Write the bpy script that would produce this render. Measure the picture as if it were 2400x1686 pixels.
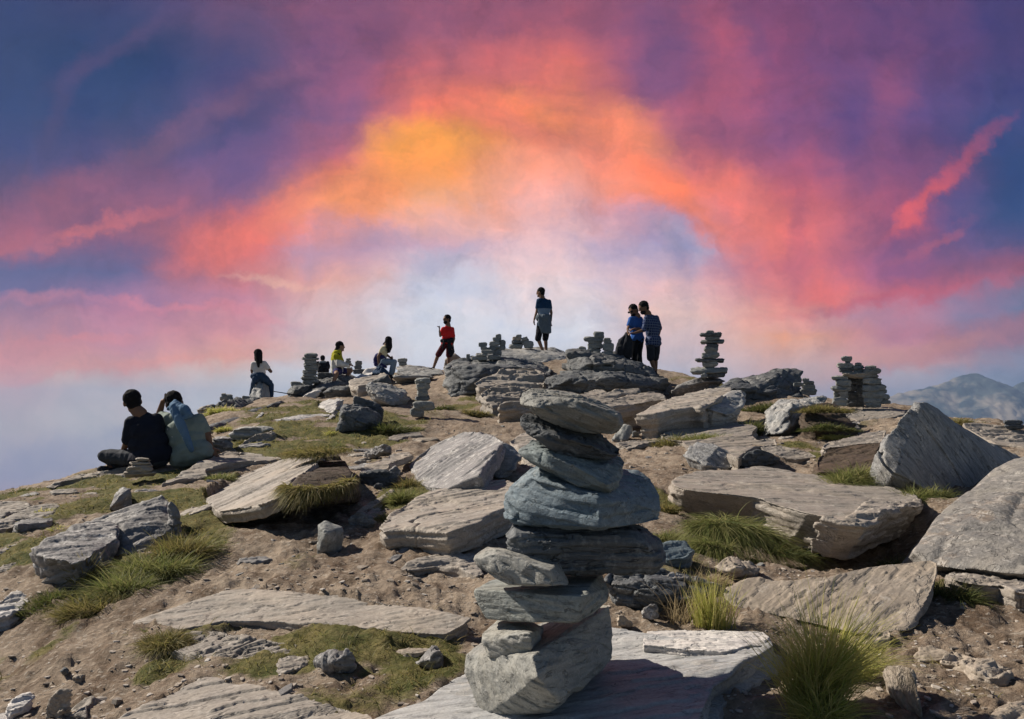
import bpy, bmesh, math, random
import numpy as np
from mathutils import Vector, Matrix

R = math.radians
sc = bpy.context.scene
COL = sc.collection
for o in list(bpy.data.objects):
    bpy.data.objects.remove(o)

# ------------------------------------------------------------------ camera
PITCH = R(4.26)
FPX = 1733.0                     # focal length in pixels of the 2400 px wide photograph
cam_d = bpy.data.cameras.new("camera")
cam = bpy.data.objects.new("camera", cam_d)
COL.objects.link(cam)
cam_d.sensor_width = 36
cam_d.lens = 36 * FPX / 2400
cam_d.clip_start = 0.05
cam_d.clip_end = 30000
cam.location = (0, 0, 0)         # the eye is the origin, ground is below it
cam.rotation_euler = (R(90) + PITCH, 0, 0)
sc.camera = cam

# ------------------------------------------------------------------ exposure
sc.view_settings.view_transform = 'Standard'
sc.view_settings.look = 'None'
EXPO = 0.52
sc.view_settings.exposure = EXPO
sc.view_settings.gamma = 1

# ------------------------------------------------------------------ sun
SUN_ELEV = R(38)
sx, sy = -0.93, 0.36             # towards the sun: ahead and to the left
SUN_AZ = math.atan2(sx, sy)
sun_dir = Vector((math.sin(SUN_AZ) * math.cos(SUN_ELEV), math.cos(SUN_AZ) * math.cos(SUN_ELEV), math.sin(SUN_ELEV)))
sd = bpy.data.lights.new("sun", 'SUN')
sd.energy = 5.0
sd.angle = R(0.55)
sd.color = (1.0, 0.90, 0.77)
so = bpy.data.objects.new("sun", sd)
so.rotation_euler = sun_dir.to_track_quat('Z', 'Y').to_euler()
so.location = sun_dir * 50
COL.objects.link(so)

# ------------------------------------------------------------------ node helper
class NT:
    def __init__(s, tree):
        s.t = tree; s.n = tree.nodes; s.l = tree.links
    def node(s, typ, **kw):
        n = s.n.new(typ)
        for k, v in kw.items():
            setattr(n, k, v)
        return n
    def put(s, sock, v):
        if isinstance(v, bpy.types.NodeSocket):
            s.l.new(v, sock)
        elif v is not None:
            if isinstance(v, (tuple, list)) and len(v) == 3 and sock.type == 'RGBA':
                v = (*v, 1)
            sock.default_value = v
    def math(s, op, a, b=None, c=None, clamp=False):
        n = s.node('ShaderNodeMath', operation=op, use_clamp=clamp)
        s.put(n.inputs[0], a)
        if b is not None: s.put(n.inputs[1], b)
        if c is not None: s.put(n.inputs[2], c)
        return n.outputs[0]
    def mix(s, f, a, b, mode='MIX'):
        n = s.node('ShaderNodeMix', data_type='RGBA', blend_type=mode)
        s.put(n.inputs[0], f); s.put(n.inputs[6], a); s.put(n.inputs[7], b)
        return n.outputs[2]
    def noise(s, vec, scale, detail=5, rough=0.55, dist=0.0, lac=2.0):
        n = s.node('ShaderNodeTexNoise')
        s.put(n.inputs['Vector'], vec)
        n.inputs['Scale'].default_value = scale
        n.inputs['Detail'].default_value = detail
        n.inputs['Roughness'].default_value = rough
        n.inputs['Distortion'].default_value = dist
        n.inputs['Lacunarity'].default_value = lac
        return n.outputs[0]
    def ramp(s, f, stops, interp='LINEAR'):
        n = s.node('ShaderNodeValToRGB')
        cr = n.color_ramp; cr.interpolation = interp
        while len(cr.elements) < len(stops): cr.elements.new(0.5)
        for e, (p, c) in zip(cr.elements, stops):
            e.position = p
            e.color = (c, c, c, 1) if not isinstance(c, (tuple, list)) else (*c[:3], 1)
        s.put(n.inputs[0], f)
        return n.outputs[0]
    def mapr(s, v, a, b, c, d, smooth=False):
        n = s.node('ShaderNodeMapRange', clamp=True)
        if smooth: n.interpolation_type = 'SMOOTHSTEP'
        s.put(n.inputs[0], v)
        for i, x in enumerate((a, b, c, d)): n.inputs[1 + i].default_value = x
        return n.outputs[0]
    def mapping(s, vec, scale=(1, 1, 1), rot=(0, 0, 0), loc=(0, 0, 0)):
        n = s.node('ShaderNodeMapping')
        s.put(n.inputs[0], vec)
        n.inputs['Location'].default_value = loc
        n.inputs['Rotation'].default_value = rot
        n.inputs['Scale'].default_value = scale
        return n.outputs[0]

def lin(c):
    return tuple(((x / 255) / 12.92 if x / 255 <= 0.04045 else ((x / 255 + 0.055) / 1.055) ** 2.4) for x in c)

# ------------------------------------------------------------------ world: sunset clouds ahead, clear daylight sky round the rest
w = bpy.data.worlds.new("World"); sc.world = w; w.use_nodes = True
W = NT(w.node_tree); W.n.clear()
tcw = W.node('ShaderNodeTexCoord').outputs['Generated']
sepw = W.node('ShaderNodeSeparateXYZ'); W.put(sepw.inputs[0], tcw)
ysafe = W.math('MAXIMUM', sepw.outputs[1], 0.05)
U0 = W.math('DIVIDE', sepw.outputs[0], ysafe)
V0 = W.math('DIVIDE', sepw.outputs[2], ysafe)
comb = W.node('ShaderNodeCombineXYZ'); W.put(comb.inputs[0], U0); W.put(comb.inputs[1], V0)
UV = comb.outputs[0]
def noise_col(vec, scale, detail, rough):
    n = W.node('ShaderNodeTexNoise'); W.put(n.inputs['Vector'], vec)
    n.inputs['Scale'].default_value = scale; n.inputs['Detail'].default_value = detail; n.inputs['Roughness'].default_value = rough
    return n.outputs['Color']
def vsub(a, b):
    n = W.node('ShaderNodeVectorMath', operation='SUBTRACT'); W.put(n.inputs[0], a); W.put(n.inputs[1], b); return n.outputs[0]
def vadd(a, b):
    n = W.node('ShaderNodeVectorMath', operation='ADD'); W.put(n.inputs[0], a); W.put(n.inputs[1], b); return n.outputs[0]
def vmul(a, b):
    n = W.node('ShaderNodeVectorMath', operation='MULTIPLY'); W.put(n.inputs[0], a); W.put(n.inputs[1], b); return n.outputs[0]
warp1 = vmul(vsub(noise_col(UV, 3.2, 5, 0.55), (0.5, 0.5, 0.5)), (0.075, 0.06, 0))
streakUV = W.mapping(UV, scale=(2.0, 7.5, 1), rot=(0, 0, R(-27)))
warp2 = vmul(vsub(noise_col(streakUV, 1.6, 6, 0.6), (0.5, 0.5, 0.5)), (0.05, 0.05, 0))
UVW = vadd(vadd(UV, warp1), warp2)
ragg = vmul(vsub(noise_col(UV, 11.0, 9, 0.70), (0.5, 0.5, 0.5)), (0.085, 0.075, 0))
UVW = vadd(UVW, vmul(ragg, (0.8, 0.8, 0)))
sp2 = W.node('ShaderNodeSeparateXYZ'); W.put(sp2.inputs[0], UVW)
UU, VV = sp2.outputs[0], sp2.outputs[1]
VMIN, VMAX = -0.2, 0.66
def v_of(y):
    s_ = (843 - y * 1.04530) / FPX
    return (math.sin(PITCH) + s_ * math.cos(PITCH)) / (math.cos(PITCH) - s_ * math.sin(PITCH))
def u_of(x):
    return (x * 1.04530 - 1200) / FPX
SKY = {
 0:   [(-80,(50,60,104)),(130,(42,60,106)),(260,(44,62,110)),(360,(62,66,114)),(450,(104,76,114)),(510,(150,85,112)),(550,(180,98,114)),(600,(80,84,130)),(660,(108,96,140)),(740,(188,124,136)),(810,(218,135,125)),(880,(230,164,136)),(960,(222,190,166)),(1060,(184,152,156)),(1130,(180,144,156))],
 255: [(-80,(74,64,108)),(60,(54,62,108)),(130,(34,56,104)),(260,(50,66,114)),(340,(84,72,118)),(420,(106,76,118)),(500,(150,88,112)),(540,(148,88,118)),(600,(92,88,136)),(660,(140,104,145)),(700,(184,115,140)),(780,(206,136,146)),(830,(228,150,132)),(880,(220,198,182)),(980,(222,204,182)),(1060,(190,170,164))],
 510: [(-80,(116,74,108)),(60,(96,72,110)),(160,(78,70,114)),(260,(84,72,120)),(370,(116,84,134)),(440,(140,88,126)),(500,(196,100,106)),(550,(222,108,98)),(610,(216,116,114)),(670,(196,124,146)),(740,(224,146,148)),(800,(238,164,134)),(845,(230,206,190)),(900,(224,218,210)),(1000,(226,214,196))],
 765: [(-80,(128,78,110)),(80,(136,80,114)),(180,(146,84,120)),(270,(138,88,128)),(350,(186,100,116)),(410,(236,130,90)),(455,(248,152,96)),(500,(225,145,135)),(560,(198,152,172)),(620,(228,168,155)),(700,(228,196,196)),(790,(234,206,194)),(830,(218,220,224)),(950,(214,214,216))],
 960: [(-80,(134,80,110)),(60,(148,84,112)),(140,(184,98,110)),(210,(215,112,100)),(260,(235,128,88)),(330,(252,158,70)),(380,(252,158,84)),(440,(250,170,118)),(490,(238,176,160)),(550,(205,170,190)),(610,(206,204,220)),(700,(226,227,236)),(780,(230,231,238)),(900,(216,219,228))],
 1250:[(-80,(136,78,108)),(60,(160,86,108)),(130,(205,104,104)),(190,(228,120,98)),(250,(220,118,112)),(310,(236,136,106)),(380,(246,155,128)),(450,(244,172,162)),(540,(242,200,202)),(640,(244,222,224)),(740,(230,230,238)),(900,(214,218,228))],
 1480:[(-80,(126,76,112)),(100,(132,78,118)),(180,(150,84,120)),(240,(160,88,118)),(300,(186,96,114)),(360,(210,108,112)),(430,(240,130,100)),(480,(205,150,170)),(550,(172,158,190)),(620,(225,188,194)),(700,(240,203,194)),(770,(226,200,200)),(840,(206,203,212))],
 1785:[(-80,(120,68,110)),(60,(130,72,114)),(140,(134,74,118)),(240,(126,74,120)),(330,(140,80,124)),(400,(182,92,118)),(470,(216,106,114)),(540,(228,114,114)),(600,(212,108,120)),(650,(230,130,126)),(710,(238,160,142)),(760,(243,170,136)),(830,(224,184,176)),(880,(210,190,190))],
 2040:[(-80,(92,62,110)),(130,(106,68,118)),(260,(104,72,126)),(350,(120,72,120)),(430,(146,78,116)),(490,(160,80,114)),(560,(132,80,126)),(620,(150,84,128)),(670,(204,98,114)),(710,(196,120,138)),(760,(190,124,144)),(820,(218,152,142)),(860,(194,178,186)),(930,(168,174,192))],
 2170:[(-80,(84,60,108)),(130,(92,64,116)),(240,(84,70,126)),(300,(82,68,122)),(350,(110,72,120)),(410,(104,74,124)),(460,(90,76,130)),(540,(108,82,134)),(600,(140,86,124)),(650,(186,92,112)),(700,(134,122,155)),(760,(172,120,138)),(810,(205,146,142)),(850,(162,166,185))],
 2296:[(-80,(66,56,106)),(130,(70,60,114)),(260,(62,68,122)),(360,(40,64,116)),(480,(44,70,124)),(550,(90,80,130)),(600,(150,84,114)),(635,(142,100,132)),(670,(96,116,155)),(710,(140,116,146)),(750,(160,112,134)),(800,(138,138,160)),(880,(126,142,168))],
}
# single clouds and gaps: S-pixel centre, half length, half width, slope in degrees (up to the right), colour, strength
BLOBS = [(270,150,190,110,12,(28,55,102),.6),(330,60,220,24,35,(88,70,112),.6),(120,250,26,160,-25,(80,68,112),.5),(560,265,130,34,26,(56,62,108),.75),(430,295,300,26,27,(124,86,116),.6),(150,470,220,60,15,(158,88,112),.6),(235,530,140,15,17,(236,118,112),.95),
 (250,592,280,32,4,(78,82,130),.7),(110,640,160,28,0,(104,96,140),.5),(520,565,130,42,14,(246,116,94),.85),(650,500,130,34,38,(240,118,100),.7),(440,445,120,50,40,(128,82,116),.4),(620,392,100,46,20,(92,76,130),.5),(800,455,150,38,25,(252,150,98),.8),(985,345,120,66,10,(255,168,62),.95),(900,410,160,60,20,(254,150,84),.6),
 (1120,250,150,50,-20,(232,120,98),.6),(1180,140,160,60,-10,(206,108,108),.4),(700,180,200,60,20,(128,80,116),.4),(890,548,80,26,-14,(172,150,178),.75),(1035,605,80,24,18,(168,172,198),.7),(725,605,30,44,0,(164,138,164),.6),(640,660,90,9,-8,(242,182,160),.8),(1070,500,60,40,10,(215,170,180),.4),
 (1340,262,190,46,-6,(250,142,88),.85),(1480,350,100,80,-60,(250,150,108),.7),(1524,318,50,40,-60,(252,146,100),.7),(1610,470,150,34,-42,(252,128,84),.85),(1770,500,160,64,-45,(246,126,106),.75),(1600,560,80,28,-35,(160,164,194),.6),(1650,600,18,50,-30,(170,168,196),.4),(1560,190,60,150,0,(98,76,124),.4),
 (1720,130,150,60,-75,(196,94,112),.6),(1790,90,60,20,-60,(88,72,118),.5),(1690,230,110,40,20,(196,96,118),.5),(1880,560,26,110,0,(150,82,118),.6),(1940,680,52,36,-30,(244,112,104),.9),(2160,690,280,14,9,(200,92,112),.8),(2330,640,150,40,14,(150,84,112),.5),(2090,740,220,26,6,(178,140,168),.5),
 (2235,425,160,20,45,(222,92,104),.9),(2150,500,90,12,38,(232,98,102),.7),(2110,260,170,44,75,(146,80,118),.55),(2200,570,90,12,25,(180,92,116),.6),(2350,430,70,130,0,(38,66,120),.7),(1960,130,60,130,10,(84,64,118),.4),(2020,330,60,140,-5,(96,70,124),.5),
 (2300,775,260,26,22,(168,110,126),.8),(2080,850,200,20,18,(228,160,140),.5),(2330,690,120,22,8,(112,122,158),.7),(2330,850,140,40,15,(140,150,176),.6),(240,868,330,12,8,(240,146,122),.8),(60,845,160,34,8,(226,132,126),.5),(450,722,190,10,-4,(228,130,142),.7),(160,800,140,10,6,(230,130,124),.5),
 (80,700,110,16,0,(214,128,140),.5),(120,760,120,12,5,(186,128,150),.5),(1825,800,26,16,-15,(244,160,110),.6),(1250,690,20,14,60,(178,188,212),.5),(1110,670,50,22,0,(196,204,222),.5),(300,500,120,20,15,(150,86,116),.4),(330,1010,80,16,12,(172,158,168),.5),(90,1080,200,40,14,(140,124,150),.6)]
tV = W.mapr(VV, VMIN, VMAX, 0, 1)
cur = None; prev = None
for x in sorted(SKY):
    st = sorted(((v_of(y) - VMIN) / (VMAX - VMIN), lin(c)) for y, c in SKY[x])
    rc = W.ramp(tV, st, 'EASE' if False else 'LINEAR')
    if cur is None:
        cur = rc
    else:
        cur = W.mix(W.mapr(UU, u_of(prev), u_of(x), 0, 1, smooth=True), cur, rc)
    prev = x
UVB = vadd(vadd(vadd(UV, vmul(warp1, (0.45, 0.45, 0))), vmul(warp2, (0.7, 0.7, 0))), ragg)
brk = W.mapr(W.noise(vadd(UV, warp1), 7.0, 6, 0.6), 0.32, 0.6, 0.45, 1.0)
for bx, by, bl, bw, ang, bc, bstr in BLOBS:
    mp = W.node('ShaderNodeMapping', vector_type='TEXTURE'); W.put(mp.inputs[0], UVB)
    mp.inputs['Location'].default_value = (u_of(bx / 1.0453), v_of(by / 1.0453), 0)
    mp.inputs['Rotation'].default_value = (0, 0, R(ang)); mp.inputs['Scale'].default_value = (bl * 1.25 / FPX, bw * 1.25 / FPX, 1)
    ln_ = W.node('ShaderNodeVectorMath', operation='LENGTH'); W.put(ln_.inputs[0], mp.outputs[0])
    fac = W.mapr(ln_.outputs['Value'], 0.15, 1.45, bstr, 0.0, smooth=True)
    cur = W.mix(W.math('MULTIPLY', fac, brk), cur, lin(bc))
# wisps: warm lit edges and blue gaps that follow the drift of the clouds
warpS = vadd(streakUV, vmul(vsub(noise_col(UV, 2.6, 4, 0.5), (0.5, 0.5, 0.5)), (1.6, 2.2, 0)))
st1 = W.noise(warpS, 2.3, 9, 0.62)
st2 = W.noise(vadd(vadd(UV, warp1), ragg), 9.0, 10, 0.66)
radU = W.mapping(UV, scale=(6.5, 2.4, 1), rot=(0, 0, R(16)))
st3 = W.noise(vadd(radU, vmul(warp1, (9, 9, 0))), 2.0, 8, 0.6)
sideW = W.mapr(W.math('ABSOLUTE', U0), 0.18, 0.45, 0.0, 1.0, smooth=True)
mixn = W.math('ADD', W.math('MULTIPLY', st1, 0.35), W.math('ADD', W.math('MULTIPLY', st2, 0.38), W.math('MULTIPLY', st3, 0.27)))
lowfade = W.mapr(V0, 0.02, 0.26, 0.35, 1.0, smooth=True)
warm = W.math('MULTIPLY', W.mapr(mixn, 0.50, 0.59, 0, 0.55), lowfade)
cool = W.math('MULTIPLY', W.mapr(mixn, 0.49, 0.40, 0, 0.5), lowfade)
sky_c = W.mix(warm, cur, W.mix(1.0, cur, (1.45, 1.18, 1.02), 'MULTIPLY'))
sky_c = W.mix(cool, sky_c, W.mix(1.0, sky_c, (0.50, 0.66, 0.92), 'MULTIPLY'))
fine = W.noise(vadd(vadd(W.mapping(UV, scale=(1.5, 1.5, 1), rot=(0, 0, R(-20))), vmul(warp1, (5, 5, 0))), vmul(ragg, (2.5, 2.5, 0))), 7.0, 10, 0.72, 0.5)
sky_c = W.mix(1.0, sky_c, W.ramp(fine, [(0.28, 0.80), (0.5, 1.0), (0.72, 1.16)]), 'MULTIPLY')
nish = W.node('ShaderNodeTexSky', sky_type='NISHITA')
nish.sun_disc = False; nish.sun_elevation = SUN_ELEV; nish.sun_rotation = SUN_AZ; nish.altitude = 3500
bgN = W.node('ShaderNodeBackground'); W.put(bgN.inputs[0], nish.outputs[0]); bgN.inputs[1].default_value = 0.05
bgS = W.node('ShaderNodeBackground'); W.put(bgS.inputs[0], sky_c); bgS.inputs[1].default_value = 2 ** -EXPO
ms = W.node('ShaderNodeMixShader')
W.put(ms.inputs[0], W.mapr(sepw.outputs[1], 0.60, 0.715, 0, 1, smooth=True))
W.l.new(bgN.outputs[0], ms.inputs[1]); W.l.new(bgS.outputs[0], ms.inputs[2])
wo = W.node('ShaderNodeOutputWorld'); W.l.new(ms.outputs[0], wo.inputs[0])
w.cycles.sampling_method = 'MANUAL'; w.cycles.sample_map_resolution = 1024
try:
    sc.cycles.use_denoising = True
    sc.cycles.max_bounces = 6; sc.cycles.volume_bounces = 0
except Exception:
    pass

# ------------------------------------------------------------------ numpy noise
def _hash(ix, iy, iz, seed):
    h = (ix * 374761393 + iy * 668265263 + iz * 2147483647 + seed * 1274126177) & 0xffffffff
    h = ((h ^ (h >> 13)) * 1274126177) & 0xffffffff
    h = ((h ^ (h >> 16)) * 2246822519) & 0xffffffff
    h = h ^ (h >> 15)
    return (h & 0xffffff) / float(0xffffff)
def vnoise(p, seed=0):
    """value noise in -1..1, p is N x 3"""
    i = np.floor(p).astype(np.int64); f = p - i
    f = f * f * f * (f * (f * 6 - 15) + 10)
    r = 0
    for a in (0, 1):
        wx = f[:, 0] if a else 1 - f[:, 0]
        for b in (0, 1):
            wy = f[:, 1] if b else 1 - f[:, 1]
            for c in (0, 1):
                wz = f[:, 2] if c else 1 - f[:, 2]
                r = r + wx * wy * wz * _hash(i[:, 0] + a, i[:, 1] + b, i[:, 2] + c, seed)
    return r * 2 - 1
def fbm(p, octv=4, seed=0, gain=0.5):
    r = 0; a = 1.0; t = 0
    for k in range(octv):
        r = r + a * vnoise(p * (2.03 ** k) + 17.3 * k, seed + k); t += a; a *= gain
    return r / t
def cell(p, seed=0):
    """random value of the nearest cell and distance to the border between cells"""
    i = np.floor(p).astype(np.int64)
    d1 = np.full(len(p), 9.0); d2 = np.full(len(p), 9.0); val = np.zeros(len(p))
    for a in (-1, 0, 1):
        for b in (-1, 0, 1):
            for c in (-1, 0, 1):
                q = i + (a, b, c)
                hx = _hash(q[:, 0], q[:, 1], q[:, 2], seed + 1); hy = _hash(q[:, 0], q[:, 1], q[:, 2], seed + 2)
                hz = _hash(q[:, 0], q[:, 1], q[:, 2], seed + 3)
                d = (q[:, 0] + hx - p[:, 0]) ** 2 + (q[:, 1] + hy - p[:, 1]) ** 2 + (q[:, 2] + hz - p[:, 2]) ** 2
                nv = _hash(q[:, 0], q[:, 1], q[:, 2], seed + 4)
                m = d < d1
                d2 = np.where(m, d1, np.minimum(d2, d)); val = np.where(m, nv, val); d1 = np.where(m, d, d1)
    return val * 2 - 1, np.sqrt(d2) - np.sqrt(d1)
def sstep(a, b, x):
    t = np.clip((x - a) / (b - a), 0, 1); return t * t * (3 - 2 * t)

# ------------------------------------------------------------------ pixels of the photograph -> points in the place
CR = {0: (0, 0, 2400 / 2296), 1: (500, 640, 600 / 2296), 2: (1000, 640, 600 / 2296), 3: (1550, 740, 850 / 2296),
      4: (0, 860, 850 / 2296), 5: (0, 1180, 850 / 2296), 6: (1000, 880, 650 / 2296), 7: (800, 1231, 850 / 2296),
      8: (1550, 1180, 850 / 2296), 'A': (210, 900, 320 / 2296), 'B': (560, 780, 340 / 2296), 'C': (860, 730, 300 / 2296),
      'D': (1420, 690, 180 / 1528), 'E': (1180, 660, 200 / 1613), 'F': (1600, 760, 550 / 2296),
      'G': (400, 900, 640 / 2294), 'H': (1380, 880, 700 / 2296), 'S': (0, 0, 1)}
def S(c, x, y):
    a = CR[c]; return (a[0] + x * a[2], a[1] + y * a[2])
def C(c, pts):
    return [S(c, x, y) for x, y in pts]
cp, spn = math.cos(PITCH), math.sin(PITCH)
def uv(px, py):
    c = (px - 1200) / FPX; s = (843 - py) / FPX
    yy = cp - s * spn
    return c / yy, (spn + s * cp) / yy
def P(px, py, d):
    u, v = uv(px, py); return np.array((u * d, d, v * d))

# ------------------------------------------------------------------ the hill: a height surface through surveyed points
CTRL = [(0,1613,2.45),(300,1613,2.25),(800,1613,2.05),(1148,1613,2.02),(1500,1613,2.08),(1900,1613,2.05),(2296,1613,1.98),
 (-300,1613,2.7),(2600,1613,2.0),(0,1400,3.25),(250,1400,3.05),(500,1400,2.9),(1000,1400,2.85),(1600,1420,2.78),(2000,1420,2.75),(2290,1440,2.65),
 (100,1310,3.75),(600,1250,3.8),(1000,1250,3.65),(1500,1300,3.25),(1880,1285,3.85),(1700,1262,4.0),(1740,1238,4.6),(1960,1248,4.5),(2296,1290,3.3),
 (-300,1300,4.2),(0,1200,5.0),(300,1180,4.9),(600,1150,5.0),(900,1140,4.9),(1180,1120,5.2),(1480,1110,5.2),(1850,1120,5.4),(2120,1140,4.6),(2300,1120,5.0),
 (120,1090,7.6),(330,1062,7.9),(600,1050,7.2),(820,1050,6.9),(1000,1030,7.2),(1250,1020,7.6),(1480,1020,7.4),(1800,1030,6.9),(2280,1010,7.0),(2500,1000,7.5),
 (0,1112,8.3),(-250,1190,8.5),(465,960,11.0),(600,970,10.2),(800,970,10.2),(1000,955,11),(1200,950,11.2),(1450,955,10.8),(1720,965,9.4),(1950,950,9.8),(2150,948,9.6),(2296,960,9.0),
 (490,921,13),(600,916,13.2),(600,912,14.4),(700,916,13),(690,905,15),(780,908,13.5),(800,895,15),(880,890,15.5),(560,935,11.8),(700,935,11.5),(560,902,16.5),(650,893,18.5),(720,895,17.5),(800,880,17.5),(900,870,18),(760,850,21),(870,840,21.3),(950,832,22),(1000,838,21.5),
 (1000,915,14.2),(1150,912,14.2),(1300,915,14),(1450,900,15),(1560,868,16.5),(1600,852,17),(1700,880,13.8),(1850,905,12.4),(1930,913,12),(2020,915,12.2)]
cw = []
for x, y, d in CTRL:
    q = P(*S(0, x, y), d); cw.append(q)
for q in [(-4.0, 24.5, 1.15), (-6.5, 28, 1.0), (-7.9, 18.5, -0.6), (-9.5, 22, -1.2), (-7.4, 13, -1.5), (-7.4, 9, -1.9), (-6.5, 5, -1.6), (-10, 6, -4.5),
          (-11, 14, -5), (0, 19, 1.35), (1.5, 21, 1.62), (0.3, 22.5, 1.5), (3.6, 17.5, 0.95), (4.5, 19.5, 0.8), (0, 26, 1.0), (-1, 30, -0.5), (0, 38, -6), (5, 25, -1.0),
          (7.8, 14, -0.9), (9.5, 11, -1.2), (11, 17, -4.5), (8, 21, -3), (6.2, 5, -0.6), (-8, 32, -1.5), (-14, 28, -6), (-6.9, 25, 0.2), (12, 7, -1.5), (0, -3, -1.0), (4, 0, -.9), (-4, 0, -1.2), (-6,-4,-2)]:
    cw.append(np.array(q, float))
cw = np.array(cw)
_n = len(cw)
def _phi(r2): return 0.5 * r2 * np.log(np.maximum(r2, 1e-9))
_dx = cw[:, None, :2] - cw[None, :, :2]
_K = _phi((_dx ** 2).sum(-1)) + np.eye(_n) * 0.05
_Pm = np.hstack([np.ones((_n, 1)), cw[:, :2]])
_A = np.block([[_K, _Pm], [_Pm.T, np.zeros((3, 3))]])
_sol = np.linalg.solve(_A, np.concatenate([cw[:, 2], np.zeros(3)]))
def ground(x, y, detail=False):
    x = np.atleast_1d(np.asarray(x, float)); y = np.atleast_1d(np.asarray(y, float))
    out = np.zeros(len(x))
    for a in range(0, len(x), 60000):
        xx = x[a:a + 60000]; yy = y[a:a + 60000]
        cx = np.clip(xx, -16, 16); cy = np.clip(yy, -6, 42)
        z = _sol[_n] + _sol[_n + 1] * cx + _sol[_n + 2] * cy
        for k in range(_n):
            z = z + _sol[k] * _phi((cx - cw[k, 0]) ** 2 + (cy - cw[k, 1]) ** 2)
        far = np.hypot(xx - cx, yy - cy)
        z = np.minimum(z, 3.0) - far * 0.55
        rr = np.hypot(xx, yy)
        amp = sstep(1.5, 9, rr)
        p = np.stack([xx, yy, xx * 0], 1)
        z = z + fbm(p * 0.55, 3, 5) * 0.10 * amp + fbm(p * 1.9, 3, 9) * 0.045
        out[a:a + 60000] = z
    return out
_ds = np.exp(np.linspace(math.log(1.4), math.log(40), 420))
def hit(px, py, h=0.0):
    u, v = uv(px, py)
    g = ground(u * _ds, _ds) + h
    df = v * _ds - g
    k = np.where(df < 0)[0]
    if len(k) == 0: return float(_ds[int(np.argmin(df[:360]))])
    k = int(k[0])
    if k == 0: return float(_ds[0])
    t = df[k - 1] / (df[k - 1] - df[k])
    return float(_ds[k - 1] + (_ds[k] - _ds[k - 1]) * t)

# ------------------------------------------------------------------ materials
MATS = {}
def slate(name, a, b, lichen=0.3, lich_col=(0.50, 0.49, 0.45), streak=0.5, k=1.0, rust=0.15, bump=0.5, rust_col=(0.33, 0.22, 0.12)):
    m = bpy.data.materials.new(name); m.use_nodes = True
    N = NT(m.node_tree); N.n.clear()
    tc = N.node('ShaderNodeTexCoord').outputs['Object']
    oi = N.node('ShaderNodeObjectInfo')
    off = N.node('ShaderNodeVectorMath', operation='MULTIPLY_ADD')
    cb = N.node('ShaderNodeCombineXYZ')
    for i in range(3): N.put(cb.inputs[i], oi.outputs['Random'])
    N.put(off.inputs[0], cb.outputs[0]); off.inputs[1].default_value = (37, 21, 53); N.put(off.inputs[2], tc)
    v = off.outputs[0]
    big = N.noise(v, 2.2 * k, 5, 0.6, 0.6)
    st = N.noise(N.mapping(v, (1.6, 13, 26)), 2.2 * k, 7, 0.62, 0.25)
    st2 = N.noise(N.mapping(v, (1.0, 5, 9), rot=(0, 0, 0.25)), 5 * k, 6, 0.65, 0.4)
    mid = N.noise(v, 13 * k, 6, 0.68)
    gr = N.noise(v, 90 * k, 4, 0.7)
    col = N.mix(N.mapr(big, 0.36, 0.64, 0, 1), a, b)
    col = N.mix(N.mapr(N.math('ADD', big, N.math('MULTIPLY', mid, 0.6)), 0.86, 1.02, 0, rust), col, rust_col)
    col = N.mix(1.0, col, N.ramp(st, [(0.28, 1 - 0.55 * streak), (0.46, 1.0), (0.72, 1 + 0.22 * streak)]), 'MULTIPLY')
    col = N.mix(1.0, col, N.ramp(st2, [(0.3, 0.80), (0.5, 1.0), (0.7, 1.12)]), 'MULTIPLY')
    col = N.mix(1.0, col, N.ramp(gr, [(0.3, 0.80), (0.7, 1.18)]), 'MULTIPLY')
    lic = N.math('MULTIPLY', N.mapr(N.math('ADD', mid, N.math('MULTIPLY', big, 0.35)), 0.715, 0.80, 0, 1), N.mapr(gr, 0.36, 0.55, 0, 1))
    col = N.mix(N.math('MULTIPLY', lic, lichen), col, lich_col)
    dk = N.mapr(N.noise(v, 7 * k, 7, 0.7, 1.0), 0.60, 0.69, 0, 0.45)
    col = N.mix(dk, col, tuple(0.42 * x for x in b))
    col = N.mix(1.0, col, N.ramp(oi.outputs['Random'], [(0.0, 0.86), (1.0, 1.12)]), 'MULTIPLY')
    cn = N.noise(N.mapping(v, (0.9, 3.6, 4.5), rot=(0, 0, 0.12)), 2.6 * k, 4, 0.6, 0.35)
    ck = N.math('MULTIPLY', N.mapr(N.math('ABSOLUTE', N.math('SUBTRACT', cn, 0.5)), 0.0, 0.011, 1.0, 0.0), N.mapr(mid, 0.42, 0.55, 0.15, 1.0))
    col = N.mix(N.math('MULTIPLY', ck, 0.62), col, tuple(0.25 * x for x in b))
    hgt = N.math('ADD', N.math('MULTIPLY', ck, -0.5), N.math('MULTIPLY', st, 0.55))
    hgt = N.math('ADD', hgt, N.math('ADD', N.math('MULTIPLY', mid, 0.45), N.math('ADD', N.math('MULTIPLY', gr, 0.10), N.math('MULTIPLY', st2, 0.35))))
    bp = N.node('ShaderNodeBump'); bp.inputs['Strength'].default_value = bump; bp.inputs['Distance'].default_value = 0.02 / k
    N.put(bp.inputs['Height'], hgt)
    bs = N.node('ShaderNodeBsdfPrincipled'); N.put(bs.inputs['Base Color'], col)
    N.put(bs.inputs['Roughness'], N.mapr(mid, 0.3, 0.7, 0.62, 0.85)); N.put(bs.inputs['Normal'], bp.outputs[0])
    bs.inputs['Specular IOR Level'].default_value = 0.35
    o = N.node('ShaderNodeOutputMaterial'); N.l.new(bs.outputs[0], o.inputs[0])
    MATS[name] = m
    return m
slate('pale_slate', (0.315, 0.272, 0.225), (0.235, 0.215, 0.192), lichen=0.35, lich_col=(0.52, 0.49, 0.45), streak=0.45)
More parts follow.
